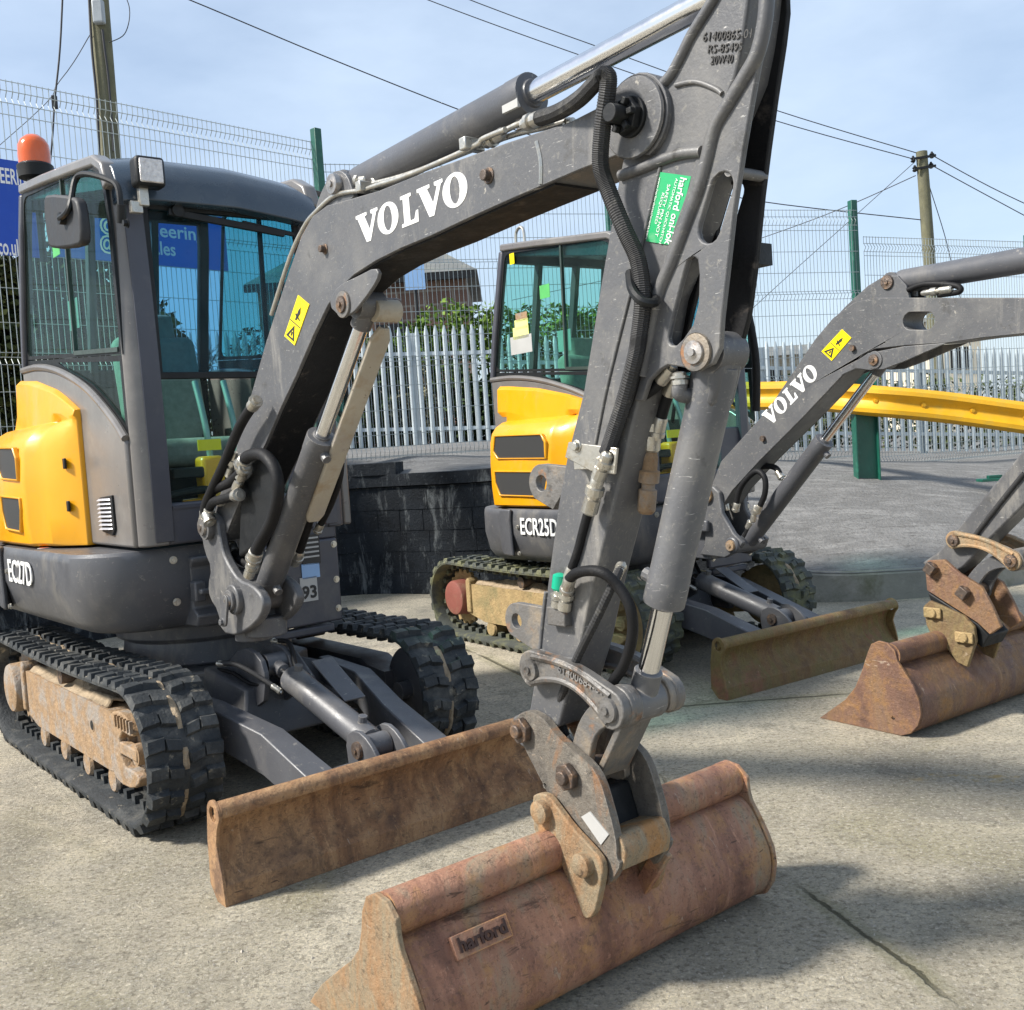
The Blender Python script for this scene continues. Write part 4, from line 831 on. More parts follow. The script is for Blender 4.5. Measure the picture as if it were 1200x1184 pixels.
def undercarriage(root, a, r, w, belt, frm, xb, hb, blade_mat, paint, xo=0):
    crawler(root, -w, a, r, xo, -1, belt, frm); crawler(root, w-.3, a, r, xo, 1, belt, frm if frm is mosssteel else paint)
    # centre frame: slew ring tower, four legs, side rails
    b = MB(); b.prism([(-.42, -.34), (.42, -.34), (.55, -.2), (.55, .2), (.42, .34), (-.42, .34), (-.55, .2), (-.55, -.2)], .26, .50, axis='z')
    b.lathe((0, 0, .5), (0, 0, .73), [(0, .42), (.12, .40), (.125, .44), (.20, .44), (.2301, .40)], 40)
    for sx in (-1, 1):
        for sy in (-1, 1):
            p0 = [Vector((sx*.30, sy*.22, .28)), Vector((sx*.56, sy*.22, .28)), Vector((sx*.5, sy*.22, .49)), Vector((sx*.28, sy*.22, .49))]
            p1 = [Vector((sx*.40, sy*(w-.22), .22)), Vector((sx*.64, sy*(w-.22), .22)), Vector((sx*.62, sy*(w-.22), .37)), Vector((sx*.42, sy*(w-.22), .37))]
            b.hexa(p0, p1)
    b.hexa([Vector((.5, -.26, .22)), Vector((.5, .26, .22)), Vector((.5, .24, .52)), Vector((.5, -.24, .52))], [Vector((.86, -.23, .22)), Vector((.86, .23, .22)), Vector((.80, .17, .44)), Vector((.80, -.17, .44))])
    for sy in (-1, 1): b.beam((-.7, sy*(w-.31), .3), (.78, sy*(w-.31), .3), .05, .16)
    b.build('undercarriage_frame', paint, root, bevel=.012)
    b = MB(); b.tube([(.5, -.19, .50), (.66, -.17, .50), (.78, -.14, .46), (.90, -.12, .47)], .009); b.build('hydraulic_hose', hosem, root)
    # blade: curved plate with rolled top edge, flat cutting edge, end plates
    hw = w-.005; n = 12; fr_ = []; bk_ = []
    for i in range(n+1):
        t = i/n; z = .065+(hb-.095)*t; x = xb-.075*math.sin(math.pi*(t*.93))-.0; fr_.append((x, z)); bk_.append((x-.022, z))
    top = arcpts((xb-.022, hb-.036), .034, -30, 215, 12)
    prof = [(xb+.012, 0.0), (xb+.003, .066)]+fr_[1:-1]+top+bk_[::-1][1:]+[(xb-.02, .0)]
    b = MB(); b.prism(prof, -hw, hw); bl = b.build('dozer_blade', blade_mat, root, smooth=35, bevel=.0025)
    for y0 in (-hw-.012, hw-.0):
        b = MB(); pl = [(xb+.012, -.0), (xb-.002, .10), (xb-.028, .2), (xb-.012, hb-.09)]+arcpts((xb-.035, hb-.045), .048, -15, 180, 12)+[(xb-.10, hb-.14), (xb-.105, .05), (xb-.055, 0)]
        b.prism(pl, y0, y0+.012, holes=[circ((xb-.038, hb-.045), .026, 16)]); b.build('end_plate', blade_mat, bl, bevel=.002)
    b = MB(); b.beam((xb-.115, -hw+.02, .09), (xb-.115, hw-.02, .09), .05, .05); b.cyl((xb-.135, -.42, .235), (xb-.135, .33, .235), .034, 18); b.build('back_rib', paint, bl, bevel=.006)
    for s in (-1, 1):                                 # push arms: sloping box plates
        ya = s*.30 if s < 0 else .22; yr = s*.43 if s < 0 else .33
        b = MB(); q = lambda x, y, z, hw_, hh: [Vector((x, y-hw_, z-hh)), Vector((x, y+hw_, z-hh)), Vector((x, y+hw_, z+hh)), Vector((x, y-hw_, z+hh))]
        b.loft([q(.60, yr, .42, .03, .06), q(1.0, yr-s*.02, .39, .045, .075), q(1.35, ya+s*.02, .30, .05, .085), q(xb-.125, ya, .19, .06, .075)]); b.build('push_arm', paint, bl, bevel=.006)
    b = MB(); b.beam((xb-.33, -.3, .18), (xb-.33, .24, .18), .1, .1); b.build('cross_beam', paint, bl, bevel=.01)
    yb = -.045
    for sy in (-.075, .055):
        b = MB(); b.prism(chaikin([(xb-.30, .20), (xb-.10, .17), (xb-.07, .30), (xb-.14, .37), (xb-.23, .40), (xb-.32, .36)], 1), yb+sy, yb+sy+.02); b.build('cylinder_lug', paint, bl, bevel=.004)
    b = MB(); b.prism(chaikin([(.52, .30), (.88, .36), (.93, .5), (.88, .6), (.7, .62), (.5, .5)], 1), yb-.09, yb-.065); b.prism(chaikin([(.52, .30), (.88, .36), (.93, .5), (.88, .6), (.7, .62), (.5, .5)], 1), yb+.045, yb+.07); b.build('cylinder_lug', paint, root, bevel=.004)
    a_ = (xb-.22, .32); c_ = (.84, .54)
    D = math.hypot(a_[0]-c_[0], a_[1]-c_[1])
    cylinder(root, 'blade_cylinder', a_, c_, .058, D*.80, .024, .05, paint, y=yb, w=.10)
    pin(root, a_, .034, yb-.09, yb+.09)
    b = MB(); b.box((0, 0, 0), (.30, .1, .008), Matrix.Translation(((a_[0]*.45+c_[0]*.55), yb+.11, .50)) @ Matrix.Rotation(R(27), 4, 'Y')); b.build('hose_guard', paint, root, bevel=.002)
    hose(root, [(.70, yb-.2, .56), (.82, yb-.17, .565), (.93, yb-.1, .50), (1.0, yb-.06, .45)], .011, greyhose)
    hose(root, [(.72, yb+.06, .62), (.84, yb+.08, .62), (.95, yb+.05, .53), (1.08, yb+.04, .47), (1.15, yb, .42)], .011)

# ---- cab and body of the upper structure, in coordinates with the cab's front at x = .6
def upper(root, dx, rear, hood, label_text, mirror=True):
    """dx moves the house along the machine; rear = tail x; hood = (flat start, flat end, front end)"""
    V = lambda x, y, z: Vector((x+dx, y if y < 0 else y*.82, z))
    # skirt: rounded box plan
    def plan(k, z, bow=0):
        pts = [(.67*k, -.36), (.67*k, -.44)]+[(.67*k-.27+.27*math.cos(R(q)), -.50-.27*math.sin(R(q))) for q in range(0, 91, 10)][0:]
        pts = [(x, max(-.775, y)) for x, y in pts]
        h = abs(rear); pts += [(-.3, -.785), (rear+.55, -.79)]
        pts += [(rear+.45-.45*math.sin(R(q)), -.35-.44*math.cos(R(q))) for q in range(0, 91, 10)]
        pts += [(x, -y) for x, y in pts[::-1] if x < .2]+[(.30, .66), (.50, .60), (.60, .46), (.63, .10)]
        return [V(x*1.0, y*k, z) for x, y in pts]
    b = MB(); b.loft([plan(.86, .735), plan(.90, .75), plan(.955, .80), plan(1, .93), plan(1.0, 1.06), plan(.995, 1.085), plan(.98, 1.10)])
    sk = b.build('slew_platform', grey, root, smooth=30)
    for z in (.86, 1.045):
        for x, y in ((.668, -.40),): b = MB(); b.hexbolt(V(x+.002, y, z), (1, -.1, 0), .013, .012); b.build('bolt', zinc, sk)
    # model lettering on the side
    x0, x1 = hood[3]
    text(label_text, 'model_lettering', whitep, sk, V(x0, -.789, .93), (1, .0, 0), (0, 0, 1), .115, x1-x0, bold=.014, thick=.004)
    # split line and bumper piece at the rear
    b = MB(); b.loft([[V(x0-.20-o, -.80, z), V(x0-.08-o*.4, -.812, z), V(x0-.08-o*.4, -.79, z), V(x0-.49, -.60, z)] for z, o in ((.78, .0), (.83, .03), (1.03, .05), (1.10, .02))]); b.build('rear_bumper', grey, root, bevel=.012)
    # front frame that carries the swing bracket
    b = MB(); b.loft([[V(.40, -.37, z), V(.70+e, -.33, z), V(.74+e, -.08, z), V(.66, .02, z), V(.40, .1, z)] for z, e in ((.74, 0), (.79, .02), (.82, -.03), (1.0, -.03), (1.03, 0), (1.05, -.0))])
    b.box((.70+dx, -.26, .9), (.16, .14, .025)); b.box((.72+dx, -.32, .90), (.06, .05, .09)); b.build('front_frame', grey, root, bevel=.008)
    b = MB(); b.box((.70+dx, .19, .86), (.035, .40, .40)); b.box((.68+dx, .19, .63), (.05, .32, .04)); fp = b.build('front_panel', cab_dark, root, bevel=.01)
    for y, z in ((.03, 1.03), (.45, 1.03), (.03, .72), (.45, .72), (.45, .86)): b = MB(); b.hexbolt(V(.717, y, z), (1, 0, 0), .012, .01); b.build('bolt', zinc, fp)
    b = MB(); b.loft([[V(.50, .2, z), V(.70, .2, z), V(.71, .48, z), V(.50, .52, z)] for z in (1.06, 1.56)]); b.build('side_panel', cab_dark, root, bevel=.01)
    # engine cover
    h0, h1, h2, _ = hood
    hr = .42 if dx == 0 else .18
    def lvl(z, off, shoulder=0):
        y0 = -.755+off; ps = [V(h0-hr, -.45+off*.5, z), V(h0-hr*.6, -.68+off, z), V(h0, y0, z), V((h0+h1)/2, y0-.004, z), V(h1-.03, y0, z), V(h1, y0+.012, z), V(h1+.035, y0+.045, z), V(h1*.6+h2*.4, (y0)*.6-.595*.4+.0, z), V(h1*.25+h2*.75, -.635+off*.25, z), V(h2-.02, -.60, z), V(h2, -.585, z), V(h2, -.50, z), V(h0-hr, -.35, z)]
        return ps
    rings = []
    zt = hood_top
    prof = [(1.112, .02), (1.125, .0), (1.25, -.01), (1.42, -.01), (1.56, .0), (1.62, .018), (1.665, .055), (1.695, .11), (1.705, .152)]
    for z, o in prof: rings.append(lvl(z, o))
    # upper shoulder following the cab's falling arch
    def arch(x): t = (x-(-.9))/(1.02+(0 if dx == 0 else .30)); t = min(1, max(0, t)); return 1.965-.02*t-.20*t**2.1
    for f, ins in ((.25, .0), (.9, .008), (1.0, .035)):
        rg = []
        for p in lvl(1.71, .152):
            zz = arch(p.x-dx); y = -.602+ins if p.y < -.52 else p.y; rg.append(Vector((max(p.x, (-.86 if dx == 0 else -.75)+dx-.02*(p.y > -.5)), y, 1.712+(zz-1.712)*f)))
        rings.append(rg)
    b = MB(); b.loft(rings); ec = b.build('engine_cover', yellow, root, bevel=.006, smooth=40)
    lx0, lx1 = (-.62, -.27) if dx == 0 else (h0+.06, h1-.05)
    for z0, z1, flip in ((1.44, 1.60, 0), (1.19, 1.355, 1)):
        pts = [(lx0+.03, z1), (lx1-.04, z1-.012), (lx1-.0, z1-.06), (lx1-.005, z0+.0), (lx0+.05, z0+.012), (lx0, z0+.06)] if not flip else [(lx0, z1), (lx1-.0, z1-.012), (lx1-.0, z1-.06), (lx1-.04, z0), (lx0+.05, z0+.008), (lx0, z1-.07)]
        pts = [(x+dx, z) for x, z in pts]; b = MB(); b.prism(pts, -.769, -.75); lv = b.build('louvre_grille', grille, ec)
        big = [((x-(lx0+lx1)/2-dx)*1.07+(lx0+lx1)/2+dx, (z-(z0+z1)/2)*1.13+(z0+z1)/2) for x, z in pts]
        b = MB(); b.prism(big, -.778, -.752, holes=[pts[::1]]); b.build('louvre_surround', yellow, lv, bevel=.006)
    for z in (1.30, 1.50):
        b = MB(); b.box((h2-.06+dx, -.640, z), (.03, .012, .05)); b.build('latch', blackm, ec, bevel=.004)
    b = MB(); b.lathe(V(h1+.02, -.70, 1.1015), V(h1+.02, -.70, 1.1035), [(0, .035), (.002, .035)], 20); b.build('safety_decal', stick_w, sk); b = MB(); b.lathe(V(h1+.02, -.70, 1.1035), V(h1+.02, -.70, 1.105), [(0, .024), (.0015, .024)], 20); b.build('safety_decal', reddecal, sk)
    for z in (.80, .98): b = MB(); b.hexbolt(V(x0-.035, -.788, z), (0, -1, 0), .012, .012); b.build('bolt', zinc, sk)
    b = MB(); b.beam(V(h2-.008, -.592, 1.12), V(h2-.008, -.592, 1.70), .02, .03); b.build('edge_seam', yellow, ec, bevel=.005)
    # ---- cab
    cab = MB()
    S = .52; Xf = .72
    def side_poly(sgn, y_in, y_out, mat, nm):
        return None
    # pillars follow the traced side outline; roof line falls slightly to the front
    rr_, rf_ = (-.66, 2.93), (.60, 2.735)
    def rect_loft(pts, wx, wy, name, mat, parent, bev=.012):
        rings = []
        P = [Vector(p) for p in pts]
        for i, p in enumerate(P):
            t = (P[min(i+1, len(P)-1)]-P[max(i-1, 0)]).normalized(); ax = Vector((0, 1, 0)); u = t.cross(ax).normalized()
            rings.append([p+u*wx/2-ax*wy/2, p+u*wx/2+ax*wy/2, p-u*wx/2+ax*wy/2, p-u*wx/2-ax*wy/2])
        b = MB(); b.loft(rings); return b.build(name, mat, parent, bevel=bev, smooth=50)
    # lower body shell
    arch_pts = [(-.82, 2.005), (-.60, 2.0), (-.40, 1.98), (-.20, 1.945), (-.02, 1.90), (.16, 1.845), (.30, 1.79), (.45, 1.715), (.58, 1.64), (.67, 1.575)]
    b = MB(); bp_ = [(x+dx, z) for x, z in arch_pts+[(.672, 1.56), (.672, 1.115), (-.80, 1.115)]]
    b.prism(bp_, -S-.045, -S); cabo = b.build('cab', cab_grey, root, bevel=.012, smooth=30)
    b = MB(); b.prism(bp_, S-.06, S-.015); b.build('far_side_panel', cab_grey, cabo, bevel=.01)
    # arch trim
    b = MB(); b.tube([V(x, -S-.04, z+.01) for x, z in arch_pts], .018, 8, 3); b.build('arch_trim', cab_grey, cabo)
    # corner pillar + front face frame (rounded corner)
    corner_x = lambda z: Xf+.015*math.sin((z-1.1)/1.62*3.1)-.05*max(0, (z-1.1)/1.62)**2*1.2
    def corner(sy, z, k=0):                           # plan of the front corner pillar at height z
        f = (z-1.1)/1.62; xf = Xf+.015*math.sin(f*3.1)-.05*max(0, f-.0)**2*1.2; o = -.03*max(0, f-.55)/.45*sy*(1 if sy > 0 else 1)
        k_ = .015*max(0, f-.4)
        pts = [(xf-.05, sy*(.55-k_)), (xf-.035, sy*(.545-k_)), (xf-.01, sy*(.515-k_)), (xf+.0, sy*(.48-k_)), (xf+.0, sy*(.425)), (xf-.05, sy*.42), (xf-.07, sy*.47)]
        return [V(x, y, z) for x, y in pts]
    for sy in (-1, 1):
        b = MB(); b.loft([corner(sy, z) for z in (1.115, 1.3, 1.6, 1.9, 2.2, 2.45, 2.6, 2.68)]); b.build('front_pillar', cab_grey if sy < 0 else cab_dark, cabo, bevel=.008, smooth=50)
    b = MB(); b.box((Xf-.035+dx, -.03, 1.205), (.06, .86, .18)); b.build('front_panel', cab_dark, cabo, bevel=.012)
    b = MB(); b.box((Xf-.005+dx, -.31, 1.275), (.012, .18, .01)); b.build('panel_seam', cab_dark, cabo)
    for sy in (-1, 1):
        b = MB(); b.loft([[V(corner_x(z)+.004, sy*.488, z), V(corner_x(z)+.004, sy*.405, z), V(corner_x(z)-.02, sy*.405, z), V(corner_x(z)-.02, sy*.488, z)] for z in (1.13, 1.5, 1.9, 2.2, 2.45, 2.62)]); b.build('windscreen_surround', cab_dark, cabo, bevel=.003)
    # rear pillars and rear wall frame, roof rails
    for sy in (-1, 1):
        rect_loft([V(-.82, sy*(S+.015), 1.99), V(-.76, sy*(S+.015), 2.3), V(-.66, sy*(S+.01), 2.7), V(-.62, sy*(S), 2.90)], .05, .06, 'rear_pillar', cab_dark if sy < 0 else blackm, cabo)
        rect_loft([V(-.62, sy*S, 2.925), V(-.2, sy*(S+.01), 2.875), V(.3, sy*(S+.01), 2.812), V(.53, sy*S, 2.785), V(.625, sy*S, 2.735), V(.665, sy*S, 2.64)], .05, .07, 'roof_rail', cab_grey, cabo)
    for z in (1.98, 2.86):
        b = MB(); b.beam(V(-.83 if z < 2 else -.64, -S, z), V(-.83 if z < 2 else -.64, S, z), .06, .07); b.build('rear_crossbar', blackm, cabo, bevel=.006)
    b = MB(); b.box((-.83+dx, -.04, 1.55), (.04, 1.9*S, .85)); b.build('rear_wall', blackm, cabo)
    for y in (-.2, .18):
        b = MB(); b.beam(V(-.81, y, 2.0), V(-.64, y, 2.84), .055, .04, upv=(0, 1, 0)); b.build('rear_window_bar', barblue, cabo, bevel=.004)
    # roof: crowned slab with a deep rounded front
    rings = []
    for i in range(11):
        y = -1+2*i/10; e = 1-abs(y)**4*.25; yy = y*(S+.0)
        zz = lambda x: 2.925-(x+.6)*.135
        pr = [(-.66, zz(-.66)-.03), (-.64, zz(-.64)+.025*e), (-.5, zz(-.5)+.045*e), (0, zz(0)+.055*e), (.45, zz(.45)+.045*e), (.61, 2.795-.01*(1-e)), (.70, 2.745-.02*(1-e)), (.745, 2.66-.03*(1-e)), (.75, 2.585), (.68, 2.58), (.62, 2.66), (-.55, zz(-.55)-.05)]
        rings.append([V(x-(.03*(1-e)*4 if x > .5 else 0), yy, z-.045*max(0, y)*(x > .4)-(0 if abs(y) < .99 else .012)) for x, z in pr])
    b = MB(); b.loft(rings); b.build('roof', roofm, cabo, smooth=50, bevel=.006)
    # windscreen: black frame, upper tinted glass, bar, lower glass
    xw = lambda z: Xf-.012-.055*max(0, (z-1.9)/.75)**1.5
    def quad(pts, th, name, mat, par):
        b = MB(); b.add([V(*p) for p in pts]+[V(p[0]-th, p[1], p[2]) for p in pts], [(0, 1, 2, 3), (7, 6, 5, 4), (0, 4, 5, 1), (1, 5, 6, 2), (2, 6, 7, 3), (3, 7, 4, 0)]); return b.build(name, mat, par)
    ws = quad([(xw(2.59), -.40, 2.59), (xw(2.59), .40, 2.59), (xw(1.86), .41, 1.86), (xw(1.86), -.41, 1.86)], .006, 'windscreen', glass_front, cabo)
    for (p, q, w_) in (((2.60, -.395), (1.83, -.41), .035), ((2.60, .39), (1.83, .41), .035)):
        b = MB(); b.beam(V(xw(p[0])+.004, p[1], p[0]), V(xw(q[0])+.004, q[1], q[0]), .02, w_, upv=(0, 1, 0)); b.build('window_seal', blackm, ws, bevel=.004)
    for z, h in ((2.59, .05), (1.845, .03)):
        b = MB(); b.beam(V(xw(z)+.004, -.42, z), V(xw(z)+.004, .41, z), .024, h); b.build('window_seal', blackm, ws, bevel=.004)
    quad([(xw(1.8), -.415, 1.825), (xw(1.8), .40, 1.825), (Xf-.03, .40, 1.3), (Xf-.03, -.40, 1.3)], .006, 'lower_windscreen', glass_lower, cabo)
    b = MB(); b.beam(V(xw(2.55)+.03, -.30, 2.555), V(xw(2.52)+.03, .30, 2.50), .02, .03); b.beam(V(xw(2.52)+.03, .05, 2.535), V(xw(2.5)+.03, .36, 2.50), .014, .02); b.cyl(V(xw(2.56)+.01, -.26, 2.56), V(xw(2.56)+.05, -.26, 2.56), .028, 14); b.build('wiper', blackm, cabo, bevel=.003)
    # side window: glass, black border band, sliding bar, lower corner glass
    def sidequad(pts, y, th, name, mat, par, bev=0):
        b = MB(); b.prism([(x+dx, z) for x, z in pts], y, y+th); return b.build(name, mat, par, bevel=bev)
    main = [(-.585, 2.895), (0, 2.835), (.48, 2.785), (.585, 2.745), (.645, 2.67), (.672, 2.49), (.685, 1.94), (-.80, 2.07)]
    for sy in (-1, 1):
        y = sy*(S+.018)-.003
        sg = sidequad(main, y, .006, 'side_window', glass_side, cabo)
        inner = [((x+.2)*.965-.2, (z-2.42)*.955+2.42) for x, z in main]
        b = MB(); b.prism([(x+dx, z) for x, z in main], y-.004, y+.010, holes=[[(x+dx, z) for x, z in rounded(inner, .06)]]); b.build('window_seal', blackm, sg)
        b = MB(); b.beam(V(.06, sy*abs(y+.002), 2.82), V(.04, sy*abs(y+.002), 2.02), .016, .022, upv=(0, 1, 0)); b.beam(V(.04, sy*abs(y-.004), 2.015), V(.64, sy*abs(y-.004), 1.965), .014, .02); b.build('sliding_frame', blackm if sy > 0 else zincd, sg)
        low = [(-.80, 2.065), (.665, 1.94), (.668, 1.585), (.56, 1.66), (.44, 1.735), (.28, 1.81), (.12, 1.865), (-.06, 1.915), (-.26, 1.955), (-.48, 1.985), (-.80, 2.01)]
        hole = [(-.25, 2.0), (.635, 1.915), (.64, 1.64), (.54, 1.70), (.42, 1.77), (.26, 1.845), (.10, 1.895), (-.06, 1.935)]
        lw = sidequad(hole, y+.001, .004, 'lower_side_window', glass_side, cabo)
        b = MB(); b.prism([(x+dx, z) for x, z in low], y-.003, y+.009, holes=[[(x+dx, z) for x, z in hole]]); b.build('window_seal', blackm, lw)
    # louvred vent on the side panel
    b = MB(); b.prism([(x+dx, z) for x, z in [(.30, 1.335), (.47, 1.345), (.475, 1.195), (.44, 1.165), (.305, 1.18)]], -S-.056, -S-.04); ve = b.build('side_vent', blackm, cabo, bevel=.003)
    for i in range(8):
        z = 1.19+i*.0185; b = MB(); b.hexa([V(.307, -S-.072, z), V(.43, -S-.072, z+.003), V(.45, -S-.052, z+.003), V(.307, -S-.05, z)], [V(.307, -S-.06, z+.010), V(.43, -S-.06, z+.012), V(.45, -S-.05, z+.012), V(.307, -S-.05, z+.01)]); b.build('slat', ventslat, ve)
    # interior
    b = MB(); b.box((-.15+dx, 0, 1.16), (1.35, .95, .05)); b.build('floor', blackm, cabo)
    b = MB(); b.loft([[V(x, y, z) for x, y, z in ((-.5, -w_, 1.2), (.0, -w_, 1.2), (.02, -w_, 1.42), (-.5, -w_, 1.42))] for w_ in (-.24, .24)]); b.build('seat_base', blackm, cabo, bevel=.02)
    def cushion(c, d, M, name):
        b = MB(); b.box((0, 0, 0), d, Matrix.Translation(V(*c)) @ M); o = b.build(name, fabric, st, bevel=.05, seg=4, smooth=60); return o
    st = empty('seat', V(-.2, 0, 1.45), parent=cabo); st.location = (0, 0, 0)
    cushion((-.12, .02, 1.50), (.50, .46, .14), Matrix.Rotation(R(-6), 4, 'Y'), 'cushion'); cushion((-.40, .02, 1.83), (.13, .44, .66), Matrix.Rotation(R(-12), 4, 'Y'), 'backrest')
    for sy in (-1, 1):
        b = MB(); b.box((-.02+dx, sy*.33+.02, 1.58), (.46, .12, .12)); b.cyl(V(.14, sy*.33+.02, 1.62), V(.19, sy*.33+.02, 1.80), .014, 10); b.lathe(V(.19, sy*.33+.02, 1.80), V(.21, sy*.33+.02, 1.92), [(0, .02), (.03, .028), (.09, .03), (.12, .015)], 12); b.build('joystick_console', blackm, cabo, bevel=.015)
    for y in (-.08, .06):
        b = MB(); b.tube([V(.57, y-.06, 1.28), V(.53, y-.06, 1.60), V(.44, y-.06, 1.84)], .015, 10); b.build('travel_lever', leverm, cabo)
    b = MB(); b.box((.58+dx, -.16, 1.38), (.1, .11, .22)); b.build('pedal_cover', yellow, cabo, bevel=.02)
    b = MB(); b.box((.50+dx, .06, 1.27), (.1, .5, .12)); b.build('pedal_box', blackm, cabo, bevel=.02)
    b = MB(); b.box((.62+dx, -.17, 1.54), (.004, .11, .05)); b.build('warning_sticker', stick_y, cabo)
    b = MB(); b.tube([V(-.34, -.18, 1.58), V(-.25, -.2, 1.56), V(-.1, -.2, 1.58)], .018, 8); b.tube([V(-.3, .24, 1.60), V(-.2, .2, 1.62), V(-.05, .12, 1.59)], .014, 8); b.build('seat_belt', blackm, st)
    b = MB(); b.box((0, 0, 0), (.08, .24, .16), Matrix.Translation(V(-.47, .02, 2.2)) @ Matrix.Rotation(R(-12), 4, 'Y')); b.build('headrest', fabric, st, bevel=.03, seg=3)
    b = MB(); b.box((.6+dx, .0, 1.42), (.05, .7, .05)); b.tube([V(.6, -.38, 1.32), V(.62, -.2, 1.34), V(.6, .1, 1.31), V(.61, .3, 1.34)], .02, 8); b.build('dash_rail', blackm, cabo, bevel=.01)
    b = MB(); b.tube([V(.58, -.3, 1.29), V(.60, 0, 1.30), V(.58, .3, 1.29)], .012, 8); b.build('cable_loom', yellow, cabo)
    b = MB(); b.box((.48+dx, .33, 2.0), (.06, .05, .25)); b.cyl(V(.47, .25, 1.95), V(.47, .34, 2.0), .02); b.build('monitor', blackm, cabo, bevel=.01)
    b = MB(); b.box((.02+dx, -S-.008, 2.20), (.14, .003, .14)); b.build('paper_note', stick_w, cabo); b = MB(); b.box((-.02-.14+dx, -S-.008, 2.55), (.11, .003, .09)); b.build('paper_note', paley, cabo)
    return cabo
reddecal = pm('red decal', (.6, .12, .05), .5, bump=0)
zincd = pm('window slider metal', (.05, .07, .06), .4, metal=.3, bump=0); paley = pm('pale yellow paper', (.7, .72, .25), .6, bump=0)
ventslat = pm('pale slats', (.42, .42, .45), .4, metal=.2, bump=0); leverm = pm('grey green lever', (.30, .42, .40), .35, metal=.3, bump=0)
barblue = pm('dark frame bar', (.05, .06, .065), .45, bump=.03); glass_lower = glass_mat('lower windscreen glass', (.84, .92, .90), film=.02)
hood_top = 1.95

# ---- shared arm-end pieces
def link_plate(parent, name, c0, c1, r0, r1, bow, y0, y1, mat, rib=True, bev=.004):
    a, c = Vector(c0), Vector(c1); t = (c-a).normalized(); n_ = Vector((-t.y, t.x)); L = (c-a).length
    n = 10; up = []; dn = []
    for i in range(n+1):
        s = i/n; m = a.lerp(c, s)+n_*bow*math.sin(math.pi*s); hw = (r0*(1-s)+r1*s)*(.62+.38*abs(2*s-1)**2); up.append(m+n_*hw); dn.append(m-n_*hw)
    e1 = [c+Vector((r1*math.cos(q), r1*math.sin(q))) for q in [math.atan2(n_.y, n_.x)-math.pi*k/8 for k in range(9)]]
    e0 = [a+Vector((r0*math.cos(q), r0*math.sin(q))) for q in [math.atan2(-n_.y, -n_.x)-math.pi*k/8 for k in range(9)]]
    pts = up[:-1]+e1+dn[::-1][1:-1]+e0
    b = MB(); b.prism([(p.x, p.y) for p in pts], y0, y1); o = b.build(name, mat, parent, bevel=bev, smooth=35)
    if rib:
        b = MB(); b.tube([Vector((p.x, y0, p.y)) for p in [u*.85+d*.15 for u, d in zip(up, dn)]], .008, 6, 3); b.tube([Vector((p.x, y0, p.y)) for p in [u*.15+d*.85 for u, d in zip(up, dn)]], .008, 6, 3); b.build('rib', mat, o)
    return o

# ================================================================== FIRST EXCAVATOR (left, near)
E1 = empty('mini_excavator', A1.O, A1.yaw)
tag(E1, 'grey and yellow mini excavator with blue tinted cab and orange beacon, nearest on the left', 'excavator', None)
undercarriage(E1, .955, .312, .78, rubber, mudsteel, 1.885, .345, rust_blade, grey)
c1 = upper(E1, 0, -1.35, (-.92, -.20, .11, (-.53, -.10)), 'EC27D')
px1 = lambda u, v, y: (lambda q: Vector((q.x, y, q.z)))(A1.Y(u, v, y))
# beacon, mirror, work lamp
q = A1.Y(41, 193, -.46)
be = MB(); be.lathe((q.x, -.46, q.z-.13), (q.x, -.46, q.z), [(0, .045), (.05, .045), (.06, .085), (.12, .09), (.13, .08)], 24); bo = be.build('beacon', blackm, E1)
b = MB(); b.lathe((q.x, -.46, q.z-.005), (q.x, -.46, q.z+.16), [(0, .078), (.05, .08), (.10, .077), (.13, .062), (.152, .035), (.16, .005)], 28); b.build('amber_dome', amber, bo)
b = MB(); b.cyl((q.x, -.46, q.z-.5), (q.x, -.46, q.z-.1), .018, 12); b.build('beacon_stem', blackm, bo)
ym = -.66
mc = [A1.Y(u, v, ym) for u, v in ((55, 227), (96, 231), (102, 289), (61, 293))]
ctr = sum(mc, Vector())/4
b = MB(); mq = [(p.x, p.z) for p in mc]; mp_ = chaikin([(mq[i][0]*(1-t)+mq[(i+1) % 4][0]*t, mq[i][1]*(1-t)+mq[(i+1) % 4][1]*t) for i in range(4) for t in (.12, .88)], 1); b.prism(mp_, ym-.02, ym+.025); mi = b.build('mirror', mirrorm, E1, bevel=.012, smooth=50)
b = MB(); b.cyl((ctr.x+.05, ym-.045, ctr.z+.0), (ctr.x+.05, ym-.02, ctr.z), .025, 12)
b.tube([(ctr.x+.05, ym-.04, ctr.z), px1(90, 245, ym+.0)+Vector((0, -.03, 0)), px1(88, 212, ym+.02), px1(100, 204, -.62), px1(128, 211, -.58), px1(139, 222, -.57), px1(142, 255, -.575)], .013, 8, 6); b.build('mirror_arm', blackm, mi)
b = MB(); b.cyl(px1(142, 240, -.585), px1(142, 262, -.585), .02, 10); b.hexbolt(px1(150, 262, -.575), (0, -1, 0), .014, .02); b.build('mirror_hinge', blackm, mi)
wl_ = empty('work_lamp', (0, 0, 0), parent=E1)
lc = A1.X(173, 203, .80)
b = MB(); b.box((0, 0, 0), (.085, .125, .125), Matrix.Translation(lc) @ Matrix.Rotation(R(0), 4, 'Z')); b.build('housing', blackm, wl_, bevel=.018, seg=3)
b = MB(); b.box((0, 0, 0), (.01, .098, .098), Matrix.Translation(lc+Vector((.042, 0, 0)))); b.build('lens', lampglass, wl_, bevel=.01)
b = MB(); b.box(lc+Vector((-.02, -.02, -.09)), (.03, .04, .09)); b.box(lc+Vector((-.03, -.05, -.14)), (.03, .05, .05)); b.build('bracket', zinc, wl_, bevel=.004)
